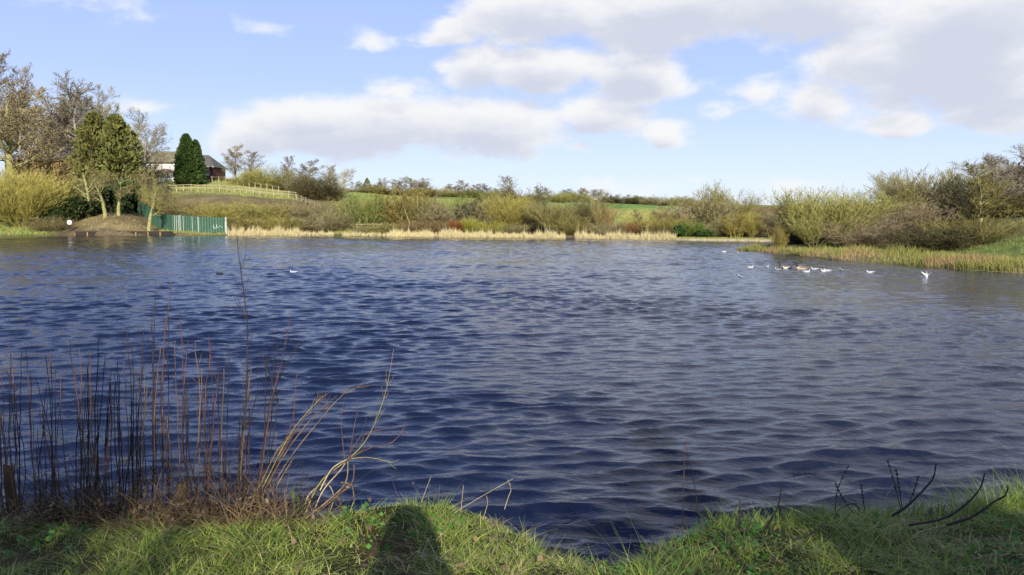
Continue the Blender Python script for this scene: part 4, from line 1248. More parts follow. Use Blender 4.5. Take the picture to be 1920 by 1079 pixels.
def build_white_house():
    Y = 186.0
    a, b = W(236, 305, Y), W(340, 305, Y)
    zg = gz(b.x, Y - 1) - .2
    L = b.x - a.x; ze = W(300, 304, Y).z - zg; zr = W(300, 286, Y + 3.5).z - zg; D = 7.0
    o = empty('white_house', (a.x, Y, zg)); tag(o, 'white rendered house row under a mossy slate roof beside the cypress', 'house')
    w = MB(); w.box((0, 0, -1), (L, D, ze))
    w.add([(0, 0, ze), (0, D, ze), (0, D / 2, zr - .1), (L, 0, ze), (L, D, ze), (L, D / 2, zr - .1)], [(0, 1, 2), (5, 4, 3)])
    w.build('wall', M_WHITE, o)
    r = MB(); e = .4
    for s in (0, 1):
        y0 = -e if s == 0 else D + e
        sl = (zr - ze) / (D / 2); zo = ze - e * sl
        V = [(-e, y0, zo + .05), (L + e, y0, zo + .05), (L + e, D / 2, zr + .05), (-e, D / 2, zr + .05), (-e, y0, zo + .2), (L + e, y0, zo + .2), (L + e, D / 2, zr + .2), (-e, D / 2, zr + .2)]
        F_ = [(3, 2, 1, 0), (4, 5, 6, 7), (0, 1, 5, 4), (1, 2, 6, 5), (2, 3, 7, 6), (3, 0, 4, 7)]
        r.add(V, F_)
    ro = r.build('roof', M_MOSSROOF, o)
    for px in (326, 250):
        cx = W(px, 300, Y).x - a.x
        c = MB(); c.box((cx - .65, D / 2 - .4, zr - .6), (cx + .65, D / 2 + .4, zr + .95)); c.box((cx - .75, D / 2 - .5, zr + .95), (cx + .75, D / 2 + .5, zr + 1.1))
        for k in (-.35, .35): c.tube([(cx + k, D / 2, zr + 1.1), (cx + k, D / 2, zr + 1.45)], [.14, .11], 8)
        c.build('chimney', M_BRICK, ro)
    g = MB(); g.tube([(-e, -e - .07, ze - e * sl + .1), (L + e, -e - .07, ze - e * sl + .1)], .06, 6); g.build('gutter', M_DARKTIMBER, o)
    for px, ww, hh, z in ((313, 1.5, 1.5, ze - 2.1), (327, .7, 1.25, ze - 1.9), (297, 1.2, 1.2, ze - 1.9), (283, 1.2, 1.2, ze - 1.9)):
        x = W(px, 310, Y).x - a.x
        window(o, Matrix.Translation((x, -.01, z)) @ Matrix.Scale(-1, 4, (0, 1, 0)), ww, hh)
    # garden room with a brown roof
    x0, x1 = W(296, 330, Y).x - a.x, W(337, 330, Y).x - a.x
    zt = W(318, 324, Y - 3).z - zg; zp = W(318, 317, Y - 2).z - zg
    c = MB(); c.box((x0, -3.2, -1), (x1, -.01, zt - 1.5)); cw = c.build('garden_room_wall', M_WHITE, o)
    r = MB(); r.add([(x0 - .3, -3.5, zt), (x1 + .3, -3.5, zt), (x1 + .3, -.02, zt), (x0 - .3, -.02, zt), ((x0 + x1) / 2 - .6, -1.6, zp), ((x0 + x1) / 2 + .6, -1.6, zp)],
                    [(0, 1, 5, 4), (1, 2, 5), (2, 3, 4, 5), (3, 0, 4), (3, 2, 1, 0)])
    r.build('garden_room_roof', M_BROWNROOF, o)
    n = 6
    for i in range(n):
        xx = x0 + (i + .5) * (x1 - x0) / n
        window(o, Matrix.Translation((xx, -3.19, zt - 1.48)) @ Matrix.Scale(-1, 4, (0, 1, 0)), (x1 - x0) / n - .06, 1.44)


def build_brick_house():
    Y = 187.0
    a, b = W(338, 305, Y), W(399, 305, Y)
    zg = gz(b.x, Y) - .2; L = b.x - a.x; D = 8
    ze = W(380, 313, Y).z - zg; zr = W(380, 291, Y + 4).z - zg
    o = empty('brick_house', (a.x, Y, zg)); tag(o, 'brick house end with a dark hipped roof, half hidden by the cypresses', 'house')
    w = MB(); w.box((0, 0, -1), (L, D, ze)); w.build('wall', M_BRICK, o)
    e = .45; zz = ze + .003
    r = MB(); V = [(-e, -e, zz), (L + e, -e, zz), (L + e, D + e, zz), (-e, D + e, zz), (1.5, D / 2, zr), (L - 2.6, D / 2, zr), (-e, -e, zz - .15), (L + e, -e, zz - .15), (L + e, D + e, zz - .15), (-e, D + e, zz - .15)]
    r.add(V, [(0, 1, 5, 4), (1, 2, 5), (2, 3, 4, 5), (3, 0, 4), (6, 7, 1, 0), (7, 8, 2, 1), (8, 9, 3, 2), (9, 6, 0, 3), (9, 8, 7, 6)])
    ro = r.build('roof', M_SLATE, o)
    c = MB(); c.box((1.4, D / 2 - .4, zr - .5), (2.3, D / 2 + .4, zr + .9)); c.build('chimney', M_BRICK, ro)
    g = MB(); g.tube([(-e, -e - .07, zz - .06), (L + e, -e - .07, zz - .06)], .06, 6); g.build('gutter', M_FRAME, o)
    x = W(388, 320, Y).x - a.x
    window(o, Matrix.Translation((x, -.01, ze - 2.0)) @ Matrix.Scale(-1, 4, (0, 1, 0)), 1.1, 1.4)
    window(o, Matrix.Translation((x, -.01, ze - 4.4)) @ Matrix.Scale(-1, 4, (0, 1, 0)), 1.1, 1.3)


build_hall(); build_white_house(); build_brick_house()

# ------------------------------------------------------------------ fences
M_GREEN, T, b = base_mat('green_painted_sheet')
b.inputs['Roughness'].default_value = .55
tc = T.n('ShaderNodeTexCoord')
v = T.vmath('MULTIPLY', tc.outputs['Object'], (3.2, 3.2, .35))
pn = T.noise(v, 1.9, 5, .6); pn2 = T.noise(tc.outputs['Object'], .8, 4, .6)
gc = T.mix(T.smooth(pn2, .35, .65), (.026, .076, .044, 1), (.038, .098, .058, 1))
T.put(b.inputs['Base Color'], T.mix(T.smooth(pn, .69, .74), gc, (.42, .50, .40, 1)))
M_PAINT = simple('white_paint', (.50, .54, .47), (.36, .41, .35), 4, .7)
M_RAIL = simple('pale_rail_timber', (.42, .37, .25), (.28, .24, .16), 2, .85)


def build_green_fence():
    pts = [(222, 146), (254, 138), (290, 124), (322, 117.5), (372, 115), (424, 114)]
    P = [(W(p, 420, y).x, y) for p, y in pts]
    o = empty('metal_fence', (P[-1][0], P[-1][1], gz(*P[-1]))); ox, oy, oz = o.location
    tag(o, 'green sheet metal fence with white peeling streaks running down to the water', 'fence')
    H = 2.55
    tot = 0
    for i in range(len(P) - 1):
        A, B = Vector(P[i]), Vector(P[i + 1])
        n = max(1, round((B - A).length / 2.1))
        for k in range(n):
            p, q = A.lerp(B, k / n), A.lerp(B, (k + 1) / n)
            z = min(gz(*p), gz(*q)); d = q - p; L = d.length
            ang = math.atan2(d.y, d.x)
            m = MB(); nr = 9
            V, Fs = [], []
            for j in range(nr * 2 + 2):          # ribbed sheet
                x = .05 + (L - .10) * j / (nr * 2 + 1); y = .03 if (j // 2) % 2 else -.03
                for zz in (-.25, H): V += [(x, y, zz), (x, y + .012, zz)]
            c = nr * 2 + 2
            for j in range(c - 1):
                b0, b1 = j * 4, j * 4 + 4
                Fs += [(b0, b1, b1 + 2, b0 + 2), (b0 + 1, b0 + 3, b1 + 3, b1 + 1), (b0 + 2, b1 + 2, b1 + 3, b0 + 3)]
            m.add(V, Fs)
            e = m.build('panel', M_GREEN, o); e.location = (p.x - ox, p.y - oy, z - oz); e.rotation_euler.z = ang
            t = MB(); t.box((-.05, -.07, -.3), (.05, .07, H + .06))
            white = i == 3 and k in (1,) or i == 4 and k == 0
            e2 = t.build('post', M_PAINT if white else M_GREEN, o); e2.location = e.location; e2.rotation_euler.z = ang
            if white: e2['label'] = 'white fence post'
            if i == 3:                           # bare strips where the paint has gone
                for u in (.32, .55, .8)[: 3 if k == 0 else 1]:
                    s = MB(); s.box((L * u, -.049, .0), (L * u + .10, -.036, H * .98)); so = s.build('paint_streak', M_PAINT, e)
            if i == 4 and k == 1:
                s = MB()
                for (x0, x1, z0, z1) in ((.2, .28, .9, 1.4), (.28, .7, .9, .98), (.75, .83, 1.0, 1.5), (.83, 1.1, 1.0, 1.08), (1.25, 1.5, 1.2, 1.28), (1.5, 1.75, 1.05, 1.12)):
                    s.box((x0, -.052, z0), (x1, -.037, z1))
                s.build('graffiti', M_PAINT, e)
                s = MB(); s.box((L * .93, -.049, .3), (L * .93 + .07, -.036, 1.9)); s.build('paint_streak', M_PAINT, e)
    t = MB(); t.box((-.07, -.08, -.5), (.07, .08, H + .05)); e = t.build('post', M_PAINT, o); e.location = (P[-1][0] - ox, P[-1][1] - oy, gz(*P[-1]) - oz); e['label'] = 'pale end post'
    s = MB(); s.tube([(0, 0, -.3), (0, 0, 1.3)], [.25, .2], 9); so = s.build('mooring_stump', M_DARKTIMBER, None, True)
    q = W(431, 440, 113.7); so.location = (q.x, q.y, gz(q.x, q.y)); tag(so, 'dark stump at the water beside the end of the green fence', 'stump')


def post_fence(name, label, pts, H, nrail, spacing, mat, rail=.06, pw=.07, dz=0.0):
    P = [Vector((W(p, 400, y).x, y)) for p, y in pts]
    o = empty(name, (P[0].x, P[0].y, gz(*P[0]))); tag(o, label, 'fence')
    o0 = Vector(o.location)
    pm = MB(); pm.box((-pw, -pw, -.4), (pw, pw, H)); pme = pm.mesh('post')
    rg = random.Random(len(label))
    tops = []
    for i in range(len(P) - 1):
        n = max(1, round((P[i + 1] - P[i]).length / spacing))
        for k in range(n + (1 if i == len(P) - 2 else 0)):
            q = P[i].lerp(P[i + 1], k / n); z = gz(*q) + dz
            e = link('post', pme, o, mat); e.location = Vector((q.x, q.y, z)) - o0; e.rotation_euler = (rg.uniform(-.06, .06), rg.uniform(-.06, .06), rg.uniform(0, 1))
            e.scale.z = rg.uniform(.9, 1.12)
            tops.append(Vector((q.x, q.y, z)))
    for a, b in zip(tops, tops[1:]):
        for j in range(nrail):
            h = H * (.92 - j * .36)
            d = b - a; m = MB()
            y = -pw - .035
            M = Matrix.Translation(a - o0 + Vector((0, 0, h))) @ d.to_track_quat('X', 'Z').to_matrix().to_4x4()
            m.box((-.05, y - .02, -rail), (d.length + .05, y + .03, rail), M)
            m.build('rail', mat, o)


build_green_fence()
post_fence('rail_fence', 'pale post and rail fence along the brow of the bank below the house', [(306, 157), (360, 159), (440, 159), (500, 158), (556, 157)], 1.55, 2, 1.55, M_RAIL, .05, .065)
post_fence('post_fence', 'short row of pale fence posts at the top of the grassy slope', [(388, 178), (437, 177), (480, 175), (524, 171)], 1.5, 1, 1.75, M_RAIL, .02, .06)
post_fence('hand_rail', 'slanting timber hand rail running down from the end of the rail fence', [(558, 156), (590, 147), (600, 143)], 1.2, 2, 3.0, M_RAIL, .045, .05)
post_fence('shore_fence', 'short weathered rail fence at the water behind the reeds', [(668, 115.5), (700, 116), (716, 116)], 1.35, 3, 2.2, M_TIMBER, .045, .05)


def edging(name, label, p0, p1, n, h, dY, mat, stakemat, y0=441):
    """timber revetment at the water: boards end to end, stakes in front"""
    a = shore_points([p0, p1], 0, 0.001, np.random.RandomState(1))
    o = empty(name, (a[0][0], a[0][1] + dY, 0)); tag(o, label, 'timber edging')
    pts = shore_points(np.linspace(p0, p1, n + 1), 0, .001, np.random.RandomState(1))
    for i in range(n):
        A, B = Vector(pts[i]), Vector(pts[i + 1]); A.z = B.z = 0; A.y += dY; B.y += dY
        d = B - A; q = d.to_track_quat('X', 'Z').to_matrix().to_4x4()
        M = Matrix.Translation(A - o.location) @ q
        m = MB(); m.box((.02, -.06, -.4), (d.length - .02, .06, h), M); m.build('board', mat, o)
        s = MB(); s.box((-.09, -.2, -.6), (.09, -.065, h * .8), M); s.build('stake', stakemat, o)


edging('timber_edging', 'dark timber edging with pale stakes holding the bare earth bank', 150, 332, 8, .62, -1.6, M_DARKTIMBER, M_PLANK)
edging('inlet_edging', 'low timber edging along the shore of the inlet', 1270, 1444, 9, .22, -.5, M_TIMBER, M_RAIL)

for (p0, y0, p1, y1, Y, lab) in ((1508, 466, 1556, 465, 63, 'long bare pole lying on the marsh below the willow scrub'), (1562, 463, 1592, 462.5, 64, 'short bare pole lying on the marsh at the twigs')):
    a, b_ = W(p0, y0, Y), W(p1, y1, Y); a.z = gz(a.x, Y) + .28; b_.z = gz(b_.x, Y) + .32
    m = MB(); m.tube([a, (a + b_) / 2 + Vector((0, 0, .03)), b_], [.07, .06, .045], 7); o = m.build('fallen_pole', M_TIMBER, None, True); tag(o, lab, 'pole')

# ------------------------------------------------------------------ people
M_SKIN = simple('skin', (.45, .27, .19), (.42, .25, .18), 3, .5)
M_WHITECLOTH = simple('white_cloth', (.78, .78, .76), (.68, .68, .66), 6, .9)
M_DARKCLOTH = simple('dark_cloth', (.022, .024, .032), (.035, .035, .045), 6, .9)
M_COAT = simple('dark_coat', (.05, .055, .07), (.035, .04, .05), 5, .9)
M_HAIR = simple('dark_hair', (.03, .022, .016), (.02, .015, .01), 9, .6)


def skin_mesh(name, chains, mat, parent, root=0, sub=2):
    """chains: lists of (key, co, radius) joined by key"""
    keys, co, rad, ed = {}, [], [], []
    for ch in chains:
        prev = None
        for (k, c, r) in ch:
            if k not in keys:
                keys[k] = len(co); co.append(c); rad.append(r)
            if prev is not None: ed.append((prev, keys[k]))
            prev = keys[k]
    me = bpy.data.meshes.new(name)
    bm = bmesh.new(); sl = bm.verts.layers.skin.verify()
    vs = [bm.verts.new(c) for c in co]
    for i, v in enumerate(vs):
        r = rad[i]; v[sl].radius = (r, r); v[sl].use_root = i == root
    for i, j in ed: bm.edges.new((vs[i], vs[j]))
    bm.to_mesh(me); bm.free()
    o = link(name, me, parent, mat)
    m = o.modifiers.new('skin', 'SKIN'); m.use_smooth_shade = True
    s = o.modifiers.new('sub', 'SUBSURF'); s.levels = s.render_levels = sub
    return o


def person(loc, rz, label, raised, top, trousers, hood=False, girth=1.0):
    o = empty('person', loc, rz); tag(o, label, 'person')
    g = girth
    if raised: arm = lambda s: [(s * .16, 0, 1.38), (s * .19, .06, 1.14), (s * .11, .12, 1.40), (s * .08, .13, 1.47)]
    else: arm = lambda s: [(s * .19, 0, 1.42), (s * .24, -.02, 1.14), (s * .22, .10, .92), (s * .21, .13, .85)]
    ch = [[('pel', (0, 0, .95), .135 * g), ('wst', (0, .01, 1.10), .125 * g), ('chs', (0, .01, 1.30), .145 * g), ('nkb', (0, 0, 1.46), .075), ('nek', (0, .01, 1.53), .052), ('jaw', (0, .03, 1.585), .066), ('hed', (0, .015, 1.66), .092), ('crn', (0, .0, 1.725), .070)],
          [('jaw', (0, .03, 1.585), .066), ('nos', (0, .105, 1.625), .016)]]
    for s in (-1, 1):
        sh, el, wr, hd = arm(s); n = str(s)
        c = [('chs', (0, .01, 1.30), .145), ('sh' + n, sh, .07), ('el' + n, el, .047), ('wr' + n, wr, .03), ('hd' + n, hd, .036)]
        ch.append(c)
        hv = (Vector(hd) - Vector(wr)).normalized(); sd = Vector((0, 1, 0)) if not raised else Vector((-s, 0, 0))
        for q in range(4):
            b0 = Vector(hd) + hv * .03 + sd * (.024 - .016 * q)
            ln = (.062, .072, .068, .052)[q]
            b1 = b0 + hv * ln * .55; b2 = b1 + hv * ln * .4 + sd * .0 + Vector((-s * .02, .012, 0))
            ch.append([('hd' + n, hd, .036), ('f%d0' % q + n, tuple(b0), .010), ('f%d1' % q + n, tuple(b1), .009), ('f%d2' % q + n, tuple(b2), .007)])
        t0 = Vector(hd) + sd * .035; t1 = t0 + sd * .025 + hv * .025
        ch.append([('hd' + n, hd, .036), ('t0' + n, tuple(t0), .012), ('t1' + n, tuple(t1), .009)])
        ch.append([('pel', (0, 0, .95), .135), ('hip' + n, (s * .10, 0, .88), .105), ('kn' + n, (s * .11, .03, .50), .062), ('an' + n, (s * .11, -.02, .09), .045), ('to' + n, (s * .125, .13, .035), .038)])
    skin_mesh('body', ch, M_SKIN, o, 0, 1)
    j = [[('a', (0, 0, .86), .17 * g), ('b', (0, .01, 1.08), .155 * g), ('c', (0, .01, 1.30), .175 * g), ('d', (0, 0, 1.47), .09)]]
    for s in (-1, 1):
        sh, el, wr, hd = arm(s); n = str(s)
        j.append([('c', (0, .01, 1.30), .175), ('s' + n, sh, .10 * g), ('e' + n, el, .072 * g), ('w' + n, wr, .052)])
    skin_mesh('jacket', j, top, o, 0, 2)
    t = [[('a', (0, 0, .96), .155 * g)]]
    for s in (-1, 1):
        n = str(s)
        t.append([('a', (0, 0, .96), .155 * g), ('h' + n, (s * .105, 0, .84), .125 * g), ('k' + n, (s * .112, .03, .50), .085), ('f' + n, (s * .112, -.02, .10), .072)])
    skin_mesh('trousers', t, trousers, o, 0, 1)
    for s in (-1, 1):
        m = MB(); m.tube([(s * .11, -.07, .05), (s * .115, .03, .055), (s * .125, .14, .035), (s * .128, .19, .03)], [.045, .055, .045, .03], 8); m.build('shoe', M_HAIR, o, True)
    if hood:
        skin_mesh('hood', [[('a', (0, -.02, 1.42), .21), ('b', (0, -.01, 1.57), .185), ('c', (0, -.03, 1.70), .135), ('d', (0, -.05, 1.80), .05)]], top, o, 0, 2)
    else:
        skin_mesh('hair', [[('a', (0, -.05, 1.60), .06), ('b', (0, -.02, 1.69), .088), ('c', (0, .0, 1.745), .066)]], M_HAIR, o, 0, 2)
    return o


q = W(131, 430, 114.2)
person((q.x, q.y, gz(q.x, q.y)), R(12), 'person in a white top and dark trousers standing at the far water edge', False, M_WHITECLOTH, M_DARKCLOTH).scale = (1.08,) * 3
ph = person((.05, -.27, gz(.05, -.27)), 0, 'photographer in a hooded coat whose shadow falls on the near turf', True, M_COAT, M_DARKCLOTH, True, .98)
ph.scale = (1.0, 1.0, 1.05)

# ------------------------------------------------------------------ birds
M_GULL = simple('gull_white', (.56, .56, .55), (.48, .48, .48), 8, .8)
M_GULLGREY = simple('gull_grey', (.42, .44, .47), (.36, .38, .41), 8, .8)
M_BLACK = simple('bird_black', (.018, .018, .02), (.03, .03, .03), 8, .6)
M_GOOSE = simple('goose_brown', (.20, .145, .095), (.12, .085, .055), 9, .8)
M_GOOSEB = simple('goose_breast', (.50, .41, .29), (.40, .32, .22), 9, .8)
M_BILL = simple('bill', (.25, .07, .04), (.2, .06, .04), 8, .5)


def loft(rows, sides=10):
    """rows: (x, z, half-width, half-height) cross sections along a bird"""
    m = MB(); V, Fs = [], []
    for (x, z, w, h) in rows:
        for k in range(sides):
            t = 6.2832 * k / sides
            V.append((x, math.cos(t) * w, z + math.sin(t) * h))
    n = len(rows)
    for i in range(n - 1):
        for k in range(sides):
            k2 = (k + 1) % sides
            Fs.append((i * sides + k, i * sides + k2, (i + 1) * sides + k2, (i + 1) * sides + k))
    Fs += [tuple(reversed(range(sides))), tuple(range((n - 1) * sides, n * sides))]
    m.add(V, Fs); return m


def make_bird(name, L, neck, bodymat, wingmat, headmat, billmat, tailmat, up=0.0):
    """floating bird facing +X, body about L long, waterline at z=0"""
    o = empty(name, (0, 0, 0))
    s = L
    loft([(-.52 * s, .10 * s, .02 * s, .01 * s), (-.40 * s, .09 * s, .09 * s, .05 * s), (-.2 * s, .06 * s, .16 * s, .12 * s), (.05 * s, .05 * s, .18 * s, .15 * s),
          (.24 * s, .06 * s, .15 * s, .14 * s), (.36 * s, .09 * s, .09 * s, .10 * s), (.42 * s, .11 * s, .03 * s, .04 * s)]).build('body', bodymat, o, True)
    for k in (-1, 1):
        if up:
            w = MB(); w.add([(.2 * s, k * .1 * s, .16 * s), (-.1 * s, k * .1 * s, .16 * s), (.12 * s, k * .42 * s, .46 * s), (-.12 * s, k * .40 * s, .44 * s), (-.1 * s, k * .62 * s, .80 * s),
                             (.2 * s, k * .1 * s, .185 * s), (-.1 * s, k * .1 * s, .185 * s), (.12 * s, k * .41 * s, .48 * s), (-.12 * s, k * .39 * s, .46 * s)],
                            [(0, 1, 3, 2), (2, 3, 4), (5, 7, 8, 6), (7, 4, 8), (0, 2, 7, 5), (1, 6, 8, 3), (2, 4, 7), (3, 8, 4), (0, 5, 6, 1)])
            w.build('wing', wingmat, o)
        else:
            w = loft([(-.60 * s, .15 * s, .01 * s, .01 * s), (-.35 * s, .135 * s, .03 * s, .05 * s), (-.05 * s, .12 * s, .035 * s, .085 * s), (.2 * s, .10 * s, .02 * s, .05 * s)], 8)
            e = w.build('wing', wingmat, o, True); e.location.y = k * .135 * s
    n = MB(); n.tube([(.30 * s, 0, .12 * s), (.37 * s, 0, .12 * s + neck * .5), (.38 * s, 0, .12 * s + neck)], [.075 * s, .05 * s, .042 * s], 8); n.build('neck', headmat, o, True)
    h = loft([(.33 * s, .14 * s + neck, .03 * s, .03 * s), (.37 * s, .15 * s + neck, .055 * s, .055 * s), (.42 * s, .15 * s + neck, .055 * s, .055 * s), (.47 * s, .14 * s + neck, .03 * s, .03 * s)], 8)
    ho = h.build('head', headmat, o, True)
    b = loft([(.46 * s, .14 * s + neck, .022 * s, .018 * s), (.56 * s, .125 * s + neck, .006 * s, .006 * s)], 6); b.build('bill', billmat, ho, True)
    t = MB(); t.add([(-.46 * s, -.05 * s, .11 * s), (-.46 * s, .05 * s, .11 * s), (-.62 * s, .04 * s, .13 * s), (-.62 * s, -.04 * s, .13 * s), (-.46 * s, -.05 * s, .085 * s), (-.46 * s, .05 * s, .085 * s)],
                    [(0, 1, 2, 3), (5, 4, 3, 2), (0, 3, 4), (1, 5, 2)]); t.build('tail', tailmat, o)
    return o


def copy_tree(o):
    c = o.copy(); COL.objects.link(c)
    for ch in o.children:
        d = ch.copy(); COL.objects.link(d); d.parent = c
        for g in ch.children:
            e = g.copy(); COL.objects.link(e); e.parent = d
    return c


gull0 = make_bird('gull', .40, .06, M_GULL, M_GULLGREY, M_GULL, M_BILL, M_GULL)
GULLS = [  # px, waterline py, facing (deg), label
    (1388, 521, 100, 'white gull swimming alone below the rest of the flock'),
    (1407, 503, 10, 'small gull at the outer end of the flock'),
    (1439, 502, 60, 'gull between the flock end and the two geese'),
    (1458, 507, 120, 'gull just in front of the first goose'),
    (1473, 504, 200, 'bright gull covering the side of the first goose'),
    (1512, 511, 0, 'flat sitting gull in front of the second goose'),
    (1527, 506, 150, 'gull just past the tail of the second goose'),
    (1545, 509.5, 185, 'first of the two touching gulls past the geese'),
    (1551, 509, 170, 'second of the two touching gulls past the geese'),
    (1577, 508, 90, 'gull showing a dark wing tip, past the touching pair'),
    (1631, 512, 160, 'lone gull on the open water below the rushes'),
    (1357, 473.5, 5, 'gull swimming off the tip of the low bank'),
    (1383, 475, 70, 'tiny gull close to the grassy islet'),
    (550, 512, 175, 'single white gull far out in the middle of the lake'),
]
for i, (px, py, fa, lab) in enumerate(GULLS):
    g_ = gull0 if i == 0 else copy_tree(gull0)
    p = Z0(px, py); g_.location = (p.x, p.y, .01); g_.rotation_euler.z = R(fa)
    tag(g_, lab, 'gull', 'gulls on the lake')
fly = make_bird('gull', .40, .06, M_GULL, M_GULL, M_GULL, M_BILL, M_GULL, up=1)
p = Z0(1737, 520); fly.location = (p.x, p.y, .05); fly.rotation_euler = (0, R(-35), R(60)); tag(fly, 'gull raising both wings above the water', 'gull', 'gulls on the lake')
goose0 = make_bird('goose', .76, .22, M_GOOSE, M_GOOSE, M_BLACK, M_BLACK, M_GULL)
goose1 = copy_tree(goose0)
for ch in goose1.children:
    if ch.name.startswith('body'): ch.material_slots[0].link = 'OBJECT'; ch.material_slots[0].material = M_GOOSEB
for g_, px, py, fa, lab in ((goose0, 1471, 503.5, 172, 'black necked brown goose partly behind a gull'), (goose1, 1503, 505, 176, 'black necked goose with a paler side, swimming clear of the gulls')):
    p = Z0(px, py); g_.location = (p.x, p.y, 0); g_.rotation_euler.z = R(fa); tag(g_, lab, 'goose', 'geese on the lake')
for ch in list(goose0.children) + list(goose1.children):
    pass
coot = make_bird('coot', .40, .08, M_BLACK, M_BLACK, M_BLACK, M_GULL, M_BLACK)
p = Z0(411, 515); coot.location = (p.x, p.y, 0); coot.rotation_euler.z = R(170); tag(coot, 'black coot with a white bill swimming before the tallest stem', 'coot', 'dark water birds')
c2 = copy_tree(coot); p = Z0(1106, 457); c2.location = (p.x, p.y, 0); c2.rotation_euler.z = R(40); tag(c2, 'black coot close under the far reeds', 'coot', 'dark water birds')
for px, py, Y, fa, lab in ((1436, 472, 64.2, 160, 'dark duck resting at the waterline of the bank tip'), (1446, 470, 65.5, 20, 'dark duck with raised head on the bank tip'),
                           (1455, 473, 63, 200, 'dark duck on the tip closest to the thin golden willow'), (1441, 469, 66.5, 80, 'dark duck at the back of the resting birds')):
    d = copy_tree(coot); x = W(px, py, Y).x; d.location = (x, Y, max(gz(x, Y), 0) + .06); d.scale = (1.25,) * 3; d.rotation_euler.z = R(fa); d.name = 'duck'; tag(d, lab, 'duck', 'ducks resting on the bank tip')
for px, Y, fa, lab in ((1425, 66.4, 10, 'white gull standing highest on the bank tip'), (1438, 63.6, 170, 'white gull at the edge of the tip among dark ducks'),
                       (1453, 62.6, 185, 'white gull sitting at the foot of the thin golden willow'), (1467, 63.8, 30, 'white gull in the grass past the thin golden willow')):
    d = copy_tree(gull0); x = W(px, 470, Y).x; d.location = (x, Y, max(gz(x, Y), 0) + .08); d.rotation_euler.z = R(fa); tag(d, lab, 'gull', 'gulls on the bank tip')

# ------------------------------------------------------------------ the near bank
M_GRASS = plant_mat('turf_blades', (.31, .395, .062), (.075, .135, .022), .55, .25, .0, .35)
M_STRAWG = plant_mat('turf_straw', (.52, .45, .20), (.34, .28, .12), .7, .2, .0)
M_CLOVER = plant_mat('clover_leaves', (.07, .20, .025), (.04, .12, .018), .5, .2, .0, .3)
M_DEAD = plant_mat('dead_stalks', (.27, .19, .095), (.10, .07, .04), .75, .1, .0)
M_DARKST = plant_mat('dark_stalks', (.085, .06, .036), (.03, .022, .015), .8, .0, .0)
M_LITTER = plant_mat('dead_litter', (.20, .14, .08), (.07, .05, .03), .85, .0, .0)


